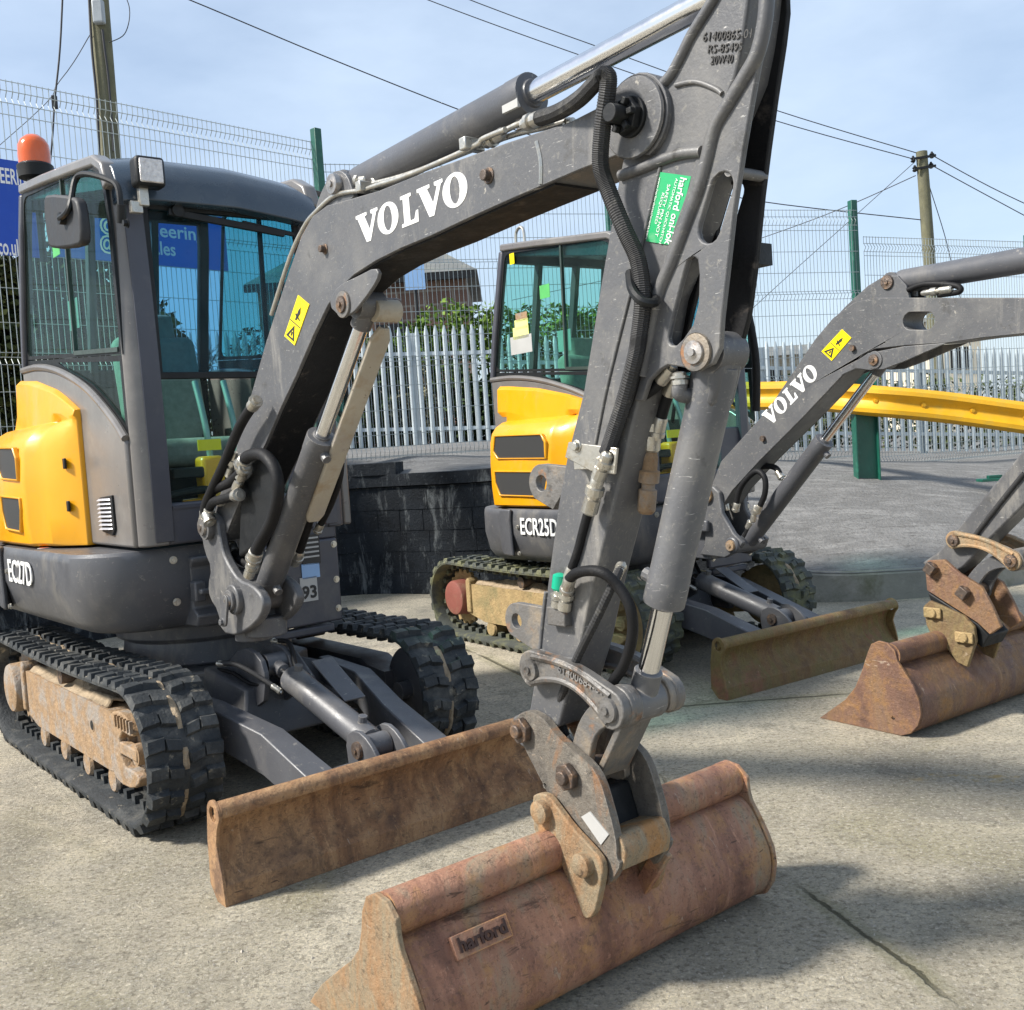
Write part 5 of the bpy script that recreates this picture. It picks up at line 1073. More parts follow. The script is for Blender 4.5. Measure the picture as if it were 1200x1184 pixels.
# data plates at the front right
def plate(parent, u0, v0, u1, v1, x, mat, name, fr=A1):
    a = fr.X(u0, v0, x); c = fr.X(u1, v1, x); b = MB(); b.box((x, (a.y+c.y)/2, (a.z+c.z)/2), (.004, abs(a.y-c.y), abs(a.z-c.z))); return b.build(name, mat, parent), min(a.y, c.y), max(a.y, c.y), min(a.z, c.z), max(a.z, c.z)
PX = .7215
o, y0, y1, z0, z1 = plate(E1, 352, 628, 376, 660, PX, inkm, 'data_plate')
for k in range(5): b = MB(); b.box((PX+.003, (y0+y1)/2, z1-.016-k*.022), (.002, (y1-y0)*.86, .008)); b.build('plate_line', stick_w, o)
plate(E1, 353, 662, 375, 676, PX, stick_b, 'blue_label')
o, y0, y1, z0, z1 = plate(E1, 351, 678, 373, 703, PX, stick_w, 'number_label')
text('93', 'number', inkm, o, (PX+.003, (y0+y1)/2, z0+.012), (0, 1, 0), (0, 0, 1), (z1-z0)*.55, None, bold=.03, align='CENTER')

# swing bracket
BR = [(235, 624), (239, 647), (247, 666), (243, 686), (245, 701), (255, 717), (259, 742), (278, 746), (300, 731), (309, 714), (306, 698), (294, 685), (279, 680), (268, 664), (260, 647), (256, 624), (254, 608), (245, 600), (236, 608)]
bp1 = A1.xz(BR, -.335); sw = empty('swing_bracket', parent=E1)
foot = A1.Y(246, 617, -.335); low = A1.Y(278, 702, -.335)
for y0 in (-.335, -.165):
    b = MB(); b.prism(chaikin([(x-(.05 if y0 > -.3 else 0), z) for x, z in bp1], 1), y0, y0+.04); b.build('cheek', grey_arm, sw, bevel=.009, smooth=35)
b = MB(); b.cyl((low.x+.0, -.36, low.z), (low.x, -.10, low.z), .062, 28); b.cyl((low.x-.02, -.21, low.z-.17), (low.x-.02, -.21, low.z-.09), .085, 28); b.box((low.x-.09, -.21, low.z-.02), (.14, .2, .24)); b.build('pivot_boss', grey_arm, sw, bevel=.006)
b = MB(); b.cyl((low.x-.14, -.21, .70), (low.x-.14, -.21, 1.0), .08, 24); b.build('swing_pin', grey_arm, sw, bevel=.005)
ring(sw, (foot.x, foot.z), .055, -.365, -.335, grey_arm); pin(sw, (foot.x, foot.z), .036, -.378, -.12, steel); ring(sw, (low.x, low.z), .042, -.375, -.36, grey_arm); pin(sw, (low.x, low.z), .028, -.385, -.09, steel)
b = MB(); b.prism(capsule((low.x-.0, low.z), (low.x-.03, low.z-.085), .024), -.39, -.38); b.hexbolt((low.x-.035, -.389, low.z-.09), (0, -1, 0), .014, .014); b.build('lock_plate', grey_arm, sw, bevel=.003)

# boom
BN, BF = -.30, -.12
BO = [(243, 628), (256, 584), (272, 543), (290, 478), (312, 400), (333, 335), (353, 277), (366, 254), (383, 241), (401, 236), (443, 224), (500, 201), (553, 182), (595, 167), (668, 143), (705, 124)]
tipc = A1.Y(743, 138, BN-.005); tr = .098
BU = [(733, 178), (679, 199), (644, 214), (600, 233), (553, 254), (504, 277), (470, 291), (440, 306), (415, 322), (398, 338), (384, 358), (367, 393), (347, 440), (328, 480), (311, 520), (296, 552), (277, 596), (262, 634)]
outl = A1.xz(BO, BN)+[(tipc.x+tr*math.cos(R(q)), tipc.z+tr*math.sin(R(q))) for q in range(110, -75, -15)]+A1.xz(BU, BN)
bm_ = MB(); bm_.prism(outl, BN+.006, BF-.006); boom = bm_.build('boom', grey_arm, E1, bevel=.006, smooth=30)
def face_plate(parent, outline, y0, y1, mat, name, shrink=.0):
    b = MB(); b.prism(outline, y0, y1); return b.build(name, mat, parent, bevel=.0025, smooth=30)
face_plate(boom, outl, BN, BN+.010, grey_arm, 'side_plate'); face_plate(boom, outl, BF-.010, BF, grey_arm, 'side_plate')
bu_ = A1.xz(BU[2:-1], BN); b = MB(); b.loft([[Vector((x, y, z)) for y, o in ((BN+.014, 0), (BF-.014, 0))]+[Vector((x-.0, BF-.014, z+.01)), Vector((x, BN+.014, z+.01))] for x, z in [(x+(.006), z-.006) for x, z in bu_]]); b.build('belly_shade_strip', belly_shade, boom)  # dark strip carrying the boom underside's shade in its colour
for u, v, r in ((381, 292, .012), (573, 206, .015)):
    p = A1.Y(u, v, BN); b = MB(); b.cyl((p.x, BN-.022, p.z), (p.x, BN+.002, p.z), r, 14); b.cyl((p.x, BN-.004, p.z), (p.x, BN+.002, p.z), r*1.5, 16); b.build('grease_bolt', pinm, boom, bevel=.002)
ring(boom, (tipc.x, tipc.z), tr-.006, BN-.012, BN-.001, grey_arm); ring(boom, (tipc.x, tipc.z), tr-.004, BF+.002, BF+.03, grey_arm)
b = MB(); b.cyl((tipc.x, BN-.022, tipc.z), (tipc.x, BN-.010, tipc.z), .046, 26); b.prism([(tipc.x+.042*math.cos(R(q)), tipc.z+.042*math.sin(R(q))) for q in range(10, 370, 60)], BN-.042, BN-.022)
for q in range(0, 360, 60): b.box((0, 0, 0), (.016, .014, .014), Matrix.Translation((tipc.x+.031*math.cos(R(q)), BN-.049, tipc.z+.031*math.sin(R(q)))) @ Matrix.Rotation(-R(q), 4, 'Y'))
b.cyl((tipc.x, BN-.085, tipc.z), (tipc.x, BN-.03, tipc.z), .021, 20); b.build('pivot_nut', blackm, boom, bevel=.002)
# weld seam across the side
b = MB(); b.tube([px1(629, 166, BN), px1(634, 190, BN), px1(634, 216, BN)], .006, 6, 4); b.build('weld_seam', zinc, boom)
# lower gusset carrying the boom cylinder's top pin
GU = [(386, 358), (393, 340), (404, 331), (420, 324), (441, 313), (446, 322), (436, 340), (424, 356), (414, 368), (400, 372)]
bt = A1.Y(404, 357, BN)
for y0 in (BN-.004,): b = MB(); b.prism(chaikin(A1.xz(GU, BN), 1), y0, y0+.014); b.build('gusset', grey_arm, boom, bevel=.003)
ring(boom, (bt.x, bt.z), .045, BN-.012, BN, castm); pin(boom, (bt.x, bt.z), .028, BN-.02, BF+.03, pinm)
# arm cylinder ears on top
ep = A1.Y(392, 216, BN+.01); EA = [(365, 254), (368, 238), (376, 218), (386, 201), (396, 199), (404, 206), (409, 220), (412, 234), (388, 241)]
for y0 in (BN+.02, BF-.035): b = MB(); b.prism(chaikin(A1.xz(EA, BN+.01), 1), y0, y0+.018); b.build('cylinder_ear', grey_arm, boom, bevel=.003)
pin(boom, (ep.x, ep.z), .034, BN-.005, BF+.02, steel); hp = A1.Y(374, 242, BN+.02)
# VOLVO lettering: slab serif capitals
def slab_letter(ch):
    if ch == 'V': return [[(0, 1), (.50, 1), (.50, .90), (.40, .87), (.60, .38), (.78, .85), (.68, .90), (.68, 1), (1.0, 1), (1.0, .90), (.93, .87), (.60, 0), (.42, 0), (.08, .87), (0, .9)]], []
    if ch == 'L': return [[(0, 1), (.52, 1), (.52, .9), (.42, .88), (.42, .12), (.62, .14), (.72, .38), (.82, .38), (.80, 0), (0, 0), (0, .1), (.12, .12), (.12, .88), (0, .9)]], []
    o = [(.5+.5*math.cos(R(q)), .5+.52*math.sin(R(q))) for q in range(0, 360, 12)]; i = [(.5+.20*math.cos(R(q)), .5+.41*math.sin(R(q))) for q in range(0, 360, 12)]
    return [o], [i]
def volvo(parent, fr, base0, base1, y, h, mat):
    a = fr.Y(*base0, y); c = fr.Y(*base1, y); xd = Vector((c.x-a.x, 0, c.z-a.z)); W_ = xd.length; xd.normalize(); yd = Vector((-xd.z, 0, xd.x))
    ws = {'V': .90, 'O': .95, 'L': .64}; gw = {'V': 1.0, 'O': .90, 'L': .84}; tot = sum(ws[k] for k in 'VOLVO')-.05; x = 0; sc = W_/(tot-.02)
    for ch in 'VOLVO':
        o, hl = slab_letter(ch); w_ = gw[ch]*sc*.93; b = MB()
        loops = [[Vector((p[0], p[1], 0)) for p in l] for l in o+hl]; flat = [p for l in loops for p in l]
        P = lambda p, yy: (lambda q: (q.x, yy, q.z))(a+xd*(x+p.x*w_)+yd*(p.y*h))
        tri = tessellate_polygon(loops); n = len(flat); vs = [P(p, y-.0015) for p in flat]+[P(p, y+.001) for p in flat]; fs = [tuple(t) for t in tri]
        k = 0
        for l in loops:
            for i in range(len(l)): fs.append((k+i, k+(i+1) % len(l), n+k+(i+1) % len(l), n+k+i))
            k += len(l)
        b.add(vs, fs); b.raw('lettering', mat, parent); x += ws[ch]*sc
volvo(boom, A1, (420, 288), (551, 236), BN, .092, whitep)
def wsticker(parent, fr, quad_, y):                  # tall warning sticker with triangle and figure marks
    P = [fr.Y(u, v, y) for u, v in quad_]; b = MB(); b.prism([(p.x, p.z) for p in P], y-.003, y+.001); o = b.build('warning_sticker', stick_y, parent)
    p0, p1, p2, p3 = [Vector((p.x, p.z)) for p in P]
    B = lambda s, t: (p0.lerp(p1, s)).lerp(p3.lerp(p2, s), t)
    b = MB(); outer = [B(.12, .94), B(.88, .94), B(.5, .62)]; inner = [B(.30, .90), B(.70, .90), B(.5, .72)]
    b.prism([tuple(q) for q in outer], y-.004, y, holes=[[tuple(q) for q in inner]]); b.prism([tuple(q) for q in (B(.46, .87), B(.54, .87), B(.54, .78), B(.46, .78))], y-.0045, y); b.build('warning_triangle', inkm, o)
    b = MB(); b.prism([tuple(q) for q in (B(.05, .585), B(.95, .585), B(.95, .565), B(.05, .565))], y-.0045, y); b.prism([tuple(q) for q in (B(.40, .5), B(.5, .5), B(.62, .3), B(.5, .18), B(.42, .28))], y-.0045, y); b.prism([tuple(q) for q in (B(.3, .4), B(.75, .46), B(.75, .43), B(.3, .36))], y-.0045, y); b.build('pictogram', inkm, o)
wsticker(boom, A1, [(350, 346), (363, 357), (346, 405), (334, 394)], BN)
# steel pipes along the top and front of the boom
for pts, y, r in (([(318, 372), (340, 304), (357, 268), (370, 252), (393, 232), (425, 226), (440, 221), (480, 208), (553, 176), (566, 166), (592, 155)], -.285, .008), ([(395, 236), (425, 222), (470, 210), (520, 192), (565, 172), (600, 152), (630, 140)], -.26, .008), ([(424, 226), (448, 222), (500, 200), (590, 165), (640, 152), (668, 144)], -.24, .008)):
    hose(boom, [px1(u, v-3, y) for u, v in pts], r, zinc, 'steel_pipe', sm=5)
for u, v in ((553, 172), (430, 222)): p = px1(u, v-2, -.275); b = MB(); b.box(p, (.03, .07, .035)); b.build('pipe_clamp', zinc, boom, bevel=.004)
fitting(boom, px1(568, 170, -.26), px1(590, 156, -.26), .016); fitting(boom, px1(612, 147, -.27), px1(634, 138, -.28), .018); fitting(boom, px1(662, 146, -.28), px1(672, 144, -.28), .012)
# arm (dipper) cylinder
ac = A1.Y(405, 214, YC); ae = A1.Y(620, 112, YC); af = A1.Y(826, 3, YC)
t_ = Vector((ae.x-ac.x, ae.z-ac.z)).normalized(); Lb = (Vector((ae.x, ae.z))-Vector((ep.x, ep.z))).length
topin = A1.Y(905, -38, YC)
arcyl = cylinder(E1, 'arm_cylinder', (ep.x, ep.z), (topin.x, topin.z), .056, Lb+.015, .031, .05, grey)
p = px1(597, 121, -.264); b = MB(); nx = Vector((t_.x, 0, t_.y)); ny = Vector((-t_.y, 0, t_.x)); b.hexa([p-nx*.032-ny*.018, p+nx*.032-ny*.018, p+nx*.032+ny*.02, p-nx*.032+ny*.02], [q_+Vector((0, .01, 0)) for q_ in (p-nx*.032-ny*.018, p+nx*.032-ny*.018, p+nx*.032+ny*.02, p-nx*.032+ny*.02)]); b.build('serial_label', stick_w, arcyl)
fitting(arcyl, px1(414, 212, -.25), px1(432, 212, -.25), .018); hose(arcyl, [px1(416, 209, -.25), px1(430, 204, -.25), px1(438, 210, -.25), px1(442, 222, -.25)], .010, zinc, 'steel_pipe')
# boom cylinder, its light guard
bc0 = (low.x, low.z); bc1 = (bt.x, bt.z); D = math.dist(bc0, bc1)
bcy = cylinder(E1, 'boom_cylinder', bc0, bc1, .054, D*.60, .027, .045, grey_arm)
t_ = (Vector(bc1)-Vector(bc0)).normalized(); n_ = Vector((t_.y, -t_.x)); b = MB()
P0 = Vector(bc0)+t_*D*.33; P1_ = Vector(bc0)+t_*(D*.965)
prof = lambda P, d: [Vector((P.x+n_.x*a_, y, P.y+n_.y*a_)) for a_, y in ((.046, -.195+d), (.060, -.195+d), (.065, -.189+d), (.065, -.125-d), (.060, -.118-d), (.032, -.118-d), (.032, -.123-d), (.055, -.125-d), (.055, -.187+d), (.046, -.189+d))]
b.loft([prof(P0+t_*0, .012), prof(P0+t_*.03, 0), prof(P1_-t_*.05, .0), prof(P1_, .02)]); b.build('cylinder_guard', creamm := pm('dirty cream guard paint', (.38, .34, .27), .6, var=.12, vs=4, bump=.3, dirt=[((.30, .22, .13), .52, .7, 7), ((.12, .09, .06), .64, .7, 16), ((.33, .30, .27), .55, .7, 3)]), bcy, bevel=.003)
b = MB(); b.cyl((bt.x+n_.x*.03, -.205, bt.z+n_.y*.03), (bt.x+n_.x*.03, -.11, bt.z+n_.y*.03), .038, 24); b.build('guard_eye', creamm, bcy, bevel=.003)
# hoses looping round the boom foot
H = [([(300, 470), (281, 500), (262, 545), (248, 575), (240, 598), (246, 612)], -.36, .02), ([(283, 545), (291, 535), (308, 533), (322, 550), (326, 578), (318, 612), (303, 640), (297, 655)], -.345, .024), ([(288, 548), (270, 565), (250, 575), (241, 592), (240, 610)], -.345, .02), ([(280, 580), (262, 585), (248, 590), (243, 605)], -.35, .02),
     ([(398, 525), (393, 548), (380, 575), (366, 600), (356, 630), (348, 655)], -.08, .02), ([(330, 610), (318, 640), (322, 668), (335, 690)], -.10, .02), ([(270, 640), (280, 655), (300, 665)], -.25, .02), ([(262, 655), (276, 668), (296, 676)], -.2, .022), ([(400, 530), (398, 560), (388, 590), (372, 622)], -.05, .014)]
for pts, y, r in H: hose(E1, [px1(u, v, y) for u, v in pts], r)
fitting(E1, px1(298, 655, -.345), px1(291, 676, -.345), .02); fitting(E1, px1(352, 640, -.08), px1(344, 662, -.08), .02); fitting(E1, px1(276, 530, -.33), px1(268, 560, -.34), .016); fitting(E1, px1(288, 545, -.34), px1(276, 575, -.34), .018); fitting(E1, px1(262, 590, -.34), px1(250, 585, -.34), .016)
b = MB(); b.loft([[px1(u, v, -.305+dy) for u, v in ((284, 560), (300, 530), (322, 545), (324, 590), (305, 640), (280, 655))] for dy in (0, .16)]); b.build('hose_shroud', blackm, E1, bevel=.02, seg=3, smooth=60)

# arm: box section with cast head, cheek plates, slots
AN, AF = -.285, -.165
AL = [(905, -75), (880, -70), (862, -50), (848, -22), (834, 0), (811, 39), (795, 70), (778, 94), (757, 118), (735, 160), (725, 208), (704, 330), (683, 460), (664, 535), (653, 596), (641, 687), (632, 765), (627, 790), (620, 832)]
ARt = [(655, 852), (668, 800), (681, 755), (691, 704), (708, 636), (729, 552), (749, 468), (757, 425), (770, 350), (790, 300), (807, 252), (822, 200), (832, 160), (848, 125), (862, 90), (870, 50), (876, 8), (880, -30), (888, -62)]
ab = A1.Y(614, 855, AN); body = A1.xz(AL, AN)+[(ab.x+.055*math.cos(R(q)), ab.z+.055*math.sin(R(q))) for q in range(150, 400, 25)]+A1.xz(ARt, AN)
bb = MB(); bb.prism(body, AN, AF); arm = bb.build('arm', grey_arm, E1, bevel=.012, smooth=30, seg=3)
CH = [(903, -40), (905, -5), (898, 39), (889, 80), (881, 125), (873, 171), (861, 249), (852, 330), (847, 373), (845, 408), (836, 427), (820, 435), (798, 430), (784, 428), (774, 434), (762, 446), (754, 470), (735, 470), (745, 400), (770, 330), (790, 270), (807, 222), (815, 190), (834, 160), (852, 126), (870, 97), (886, 68), (895, 25), (897, -40)]
cho = A1.xz(CH, AN); s1a, s1b = A1.xz([(847, 219), (832, 269)], AN)
sl2 = chaikin(A1.xz([(812, 300), (821, 306), (819, 372), (796, 406), (785, 404), (784, 392), (806, 306)], AN), 1); sl1 = capsule(s1a, s1b, .03)
FC = [(924, -40), (926, 16), (921, 58), (912, 117), (904, 175), (897, 230), (889, 311), (881, 370), (870, 412), (858, 432), (842, 438), (812, 436), (792, 436), (772, 470), (752, 470), (766, 400), (790, 330), (812, 270), (826, 222), (836, 180), (852, 140), (880, 100), (896, 50), (900, -40)]
f1a, f1b = A1.xz([(866, 225), (852, 272)], AF); f2h = A1.xz([(832, 310), (842, 314), (838, 372), (815, 405), (806, 400), (826, 316)], AF)
for y0, y1, mt in ((AN-.004, AN+.012, grey_arm), (AF-.012, AF+.004, belly_shade)):  # far cheek: shade behind the near cheek put into a near-black colour
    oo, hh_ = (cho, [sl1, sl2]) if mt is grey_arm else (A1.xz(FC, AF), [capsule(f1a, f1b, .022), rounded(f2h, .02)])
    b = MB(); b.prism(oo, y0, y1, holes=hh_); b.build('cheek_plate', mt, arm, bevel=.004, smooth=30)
# raised rims: front ridge, back flange, seam lines
def rim(pts, y, r, nm='rim', mat=None): return hose(arm, [px1(u, v, y) for u, v in pts], r, mat or grey_arm, nm, sm=5)
rim([(899, -20), (897, 20), (888, 62), (872, 92), (854, 122), (838, 150), (828, 190), (818, 225), (804, 262), (788, 305), (772, 345), (760, 400), (752, 440)], AN-.004, .016)
rim([(852, -30), (834, 3), (811, 40), (796, 70), (783, 92), (764, 108)], AN-.002, .012)
rim([(774, 196), (758, 262), (742, 330), (722, 410), (710, 460), (698, 520)], AN-.001, .005, 'seam')
rim([(727, 206), (750, 198), (775, 188), (800, 180), (822, 178)], AN-.003, .013, 'weld_seam')
rim([(792, 100), (815, 96), (838, 104), (846, 110)], AN-.002, .006, 'casting_edge')
rim([(640, 694), (636, 730), (633, 762)], AN, .006, 'seam'); rim([(634, 762), (650, 768), (665, 772), (678, 772)], AN-.001, .004, 'weld_seam')
b = MB(); q_ = px1(880, 205, -.21); b.cyl((q_.x, AN, q_.z), (q_.x, AF, q_.z), .012, 14); b.build('cross_pin', grey_arm, arm)
def emboss(s, u, v, u2, v2, h, y=AN, mat=None, par=None):
    a = A1.Y(u, v, y); c = A1.Y(u2, v2, y); xd = Vector((c.x-a.x, 0, c.z-a.z)); W_ = xd.length; xd.normalize(); yd = Vector((-xd.z, 0, xd.x))
    return text(s, 'cast_lettering', mat or inkgrey, par or arm, (a.x, y-.001, a.z), xd, yd, h, W_, bold=.004, thick=.002)
inkgrey = pm('dark cast lettering', (.03, .028, .026), .6, bump=0)
emboss('61400865-01', 824, 49, 881, 45, .018); emboss('RS-85495', 830, 63, 870, 60, .017); emboss('20W40', 833, 76, 859, 74, .017)
# green sticker
gq = [(775, 202), (811, 207), (790, 288), (758, 283)]; P = [A1.Y(u, v, AN) for u, v in gq]; b = MB(); b.prism([(p.x, p.z) for p in P], AN-.003, AN+.001); gs = b.build('green_sticker', stick_g, arm)
def gtext(s, ua, va, ub, vb, h, bold=-.005):
    a = A1.Y(ua, va, AN); c = A1.Y(ub, vb, AN); xd = Vector((c.x-a.x, 0, c.z-a.z)); W_ = xd.length; xd.normalize(); yd = Vector((-xd.z, 0, xd.x)); text(s, 'lettering', whitep, gs, (a.x, AN-.004, a.z), xd, yd, h, W_, bold=bold, thick=.0005)
gtext('harford oni-lok', 799, 208, 780, 286, .020, .01); gtext('AUTOMATIC QUICKHITCH', 793, 209, 773, 285, .009); gtext('SAFETY PIN NOT', 784, 216, 769, 277, .009); gtext('REQUIRED', 777, 226, 768, 262, .009); gtext('www.harfordattachments.com', 774, 208, 758, 280, .006)
# lift lugs on the back of the arm
for (cu, cv, base) in ((639, 566, [(672, 548), (650, 597)]), (610, 727, [(641, 712), (636, 766)])):
    c_ = A1.Y(cu, cv, YC-.02); b0 = A1.Y(*base[0], YC-.02); b1 = A1.Y(*base[1], YC-.02); r_ = .052
    pts = [(b0.x+.03, b0.z), (c_.x+.01, c_.z+r_)]+[(c_.x+r_*math.cos(R(q)), c_.z+r_*math.sin(R(q))) for q in range(100, 250, 15)]+[(b1.x+.01, b1.z)]
    b = MB(); b.prism(pts, YC-.035, YC-.012, holes=[circ((c_.x, c_.z), .022, 18)]); b.build('lifting_lug', castm, arm, bevel=.003, smooth=35)
# bucket cylinder between the cheeks
kp = A1.Y(818, 413, AN); kb = A1.Y(774, 706, YC); kr = A1.Y(752, 822, YC); Lk = math.dist((kp.x, kp.z), (kb.x, kb.z))
ring(arm, (kp.x, kp.z), .043, AN-.012, AN-.003, castm); pin(arm, (kp.x, kp.z), .027, AN-.02, AF+.02, steel)
kc = cylinder(E1, 'bucket_cylinder', (kp.x, kp.z), (kr.x, kr.z), .051, Lk, .027, .048, grey_arm, w=.09)
b = MB(); d_ = (Vector((kr.x, kr.z))-Vector((kp.x, kp.z))).normalized(); b.beam((kp.x-d_.x*.02, YC, kp.z-d_.y*.02), (kp.x+d_.x*.12, YC, kp.z+d_.y*.12), .085, .088, upv=(1, 0, 0)); b.build('cylinder_head', grey_arm, kc, bevel=.015)
fitting(kc, px1(796, 436, -.27), px1(797, 452, -.27), .018); hose(kc, [px1(797, 450, -.27), px1(797, 462, -.27), px1(812, 464, -.24)], .018, grey_arm, 'elbow_pipe')
hose(E1, [px1(786, 432, -.25), px1(770, 452, -.25), px1(745, 470, -.27), px1(728, 488, -.28)], .014); hose(E1, [px1(790, 444, -.2), px1(778, 478, -.2), px1(770, 510, -.2)], .014)
# long guarded hose down the arm
hose(E1, [px1(u, v, y) for u, v, y in ((632, 139, -.29), (655, 131, -.31), (679, 116, -.34), (698, 97, -.36), (708, 88, -.37), (713, 97, -.37), (706, 150, -.36), (704, 194, -.35), (714, 226, -.34), (733, 272, -.33), (748, 307, -.32), (753, 350, -.32), (749, 392, -.32), (745, 417, -.32), (732, 468, -.31), (718, 511, -.31), (711, 532, -.31))], .019, greyhose, 'guarded_hose', rib=.07, sm=34)
b = MB(); b.tube([px1(u, v, y) for u, v, y in ((738, 320, -.31), (741, 340, -.35), (752, 353, -.355), (766, 355, -.33), (768, 350, -.3), (757, 335, -.29))], .011, 8, 6); b.build('hose_clip', blackm, arm)
hose(E1, [px1(u, v, -.295) for u, v in ((752, 420), (738, 470), (720, 505), (706, 535), (697, 560))], .010)
# bracket plate with couplings
BQ = [(668, 518), (725, 525), (722, 556), (694, 552), (664, 536)]; b = MB(); bq = A1.xz(BQ, AN-.03); b.prism(bq, AN-.036, AN-.028, holes=[circ((lambda p: (p.x, p.z))(A1.Y(716, 537, AN-.03)), .016, 14)]); hb_ = b.build('hose_bracket', zinc, arm, bevel=.002)
b = MB(); b.box(px1(690, 538, AN-.015), (.07, .04, .05)); b.hexbolt(px1(676, 523, AN-.036), (0, -1, 0), .012, .012); b.build('bracket_foot', zinc, arm, bevel=.003)
fitting(arm, px1(713, 530, -.325), px1(700, 562, -.325), .017); fitting(arm, px1(702, 556, -.325), px1(690, 602, -.32), .019); fitting(arm, px1(763, 528, -.20), px1(757, 602, -.20), .021, mat=mudsteel); fitting(arm, px1(766, 480, -.2), px1(763, 530, -.2), .02)
hose(E1, [px1(u, v, -.29) for u, v in ((696, 575), (684, 620), (676, 650), (664, 682))], .012)
b = MB(); b.lathe(px1(656, 672, -.30), px1(655, 690, -.30), [(0, .008), (.005, .018), (.04, .02), (.05, .012)], 12); b.build('green_cap', greencap, arm)
fitting(arm, px1(656, 690, -.30), px1(653, 712, -.30), .017); fitting(arm, px1(666, 686, -.30), px1(661, 716, -.30), .017)
b = MB(); b.box(px1(656, 722, -.295), (.07, .03, .05)); b.build('hose_block', castm, arm, bevel=.004)
hose(E1, [px1(u, v, y) for u, v, y in ((664, 692, -.31), (668, 678, -.32), (682, 670, -.33), (705, 671, -.33), (725, 688, -.31), (739, 714, -.30), (741, 745, -.29), (732, 778, -.28), (718, 800, -.27), (698, 835, -.25), (682, 859, -.24), (678, 882, -.22))], .014)
hose(E1, [px1(u, v, y) for u, v, y in ((728, 664, -.24), (716, 690, -.30), (698, 728, -.31), (678, 768, -.3), (662, 806, -.29), (656, 832, -.26), (662, 859, -.24), (674, 878, -.22))], .011, greyhose, rib=.10, sm=22)
hose(E1, [px1(u, v, .0) for u, v in ((873, 352), (881, 390), (886, 430), (886, 482))], .010)
b = MB(); b.box(px1(887, 300, -.05), (.05, .05, .05)); b.build('far_bracket', blackm, arm)
# cast links
lp = A1.Y(629, 783, -.305); kq = A1.Y(720, 830, -.305); K = (kr.x, kr.z)
for y0 in (-.325, -.125): link_plate(E1, 'guide_link', (lp.x, lp.z), (kq.x, kq.z), .052, .052, .035, y0, y0+.03, castm)
pin(E1, (lp.x, lp.z), .03, -.337, -.09, castm); pin(E1, (kq.x, kq.z), .032, -.337, -.09, castm)
emboss('61400684-01', 654, 787, 706, 815, .022, -.326, grey_arm, E1)
b = MB(); b.cyl((kq.x, -.295, kq.z), (kq.x, -.11, kq.z), .046, 28); b.cyl((kq.x, -.297, kq.z), (kq.x, -.255, kq.z), .054, 28); b.cyl((kq.x, -.13, kq.z), (kq.x, -.10, kq.z), .050, 28); b.build('link_boss', castm, E1, bevel=.004)
hb2 = A1.Y(668, 909, -.305); ctr_h = A1.Y(614, 855, -.305)
for y0 in (-.285, -.155): link_plate(E1, 'tipping_link', (kq.x, kq.z), (hb2.x+.015, hb2.z+.0), .055, .05, -.05, y0, y0+.022, castm, rib=False)
b = MB(); mid = Vector(((kq.x+hb2.x)/2+.045, (kq.z+hb2.z)/2-.02)); b.beam((kq.x+.01, YC, kq.z), (hb2.x+.06, YC, hb2.z-.0), .11, .02, upv=(1, 0, .6)); b.build('link_web', castm, E1, bevel=.004)
# quick hitch
QH = [(603, 850), (607, 838), (617, 833), (628, 836), (640, 845), (652, 862), (673, 880), (693, 897), (704, 915), (712, 942), (719, 968), (723, 990), (723, 1005), (728, 1013), (720, 1028), (712, 1040), (706, 1030), (690, 1006), (671, 978), (650, 943), (634, 913), (617, 880)]
qo = A1.xz(QH, -.31); qh = empty('quick_hitch', parent=E1)
bn_ = A1.Y(638, 910, -.31)
for y0 in (-.312, -.135): b = MB(); b.prism(chaikin(qo, 1), y0, y0+.024, holes=[circ((A1.Y(639, 921, -.31).x, A1.Y(639, 921, -.31).z), .008, 10)]); b.build('hitch_plate', rust_hitch, qh, bevel=.004, smooth=35)
qc = [A1.Y(u, v, -.31) for u, v in ((660, 930), (705, 940), (722, 1000), (705, 1015))]
b = MB(); b.prism([(qc[0].x, qc[0].z), (qc[1].x-.07, qc[1].z+.0), (qc[2].x-.07, qc[2].z), (qc[3].x-.04, qc[3].z+.02)], -.289, -.136); b.build('hitch_body', blackm, qh, bevel=.01)
e_ = A1.Y(722, 985, -.31); b = MB(); b.prism(rounded([(e_.x-.10, e_.z-.01), (e_.x+.0, e_.z+.012), (e_.x+.022, e_.z-.03), (e_.x+.008, e_.z-.085), (e_.x-.015, e_.z-.07), (e_.x-.05, e_.z-.065), (e_.x-.07, e_.z-.10)], .015), -.30, -.13); b.build('hitch_jaw', rust_ear, qh, bevel=.012)
for (u, v) in ((614, 855), (668, 909)):
    p = A1.Y(u, v, -.313); b = MB(); b.cyl((p.x, -.325, p.z), (p.x, -.10, p.z), .03, 20); b.prism([(p.x+.038*math.cos(R(q)), p.z+.038*math.sin(R(q))) for q in range(20, 380, 60)], -.336, -.316); b.cyl((p.x, -.35, p.z), (p.x, -.334, p.z), .019, 16); b.build('hitch_pin', pinm, qh, bevel=.003)
lq = [A1.Y(u, v, -.312) for u, v in ((682, 957), (692, 951), (714, 978), (705, 990))]; b = MB(); b.prism([(p.x, p.z) for p in lq], -.315, -.31); b.build('white_label', stick_w, qh)
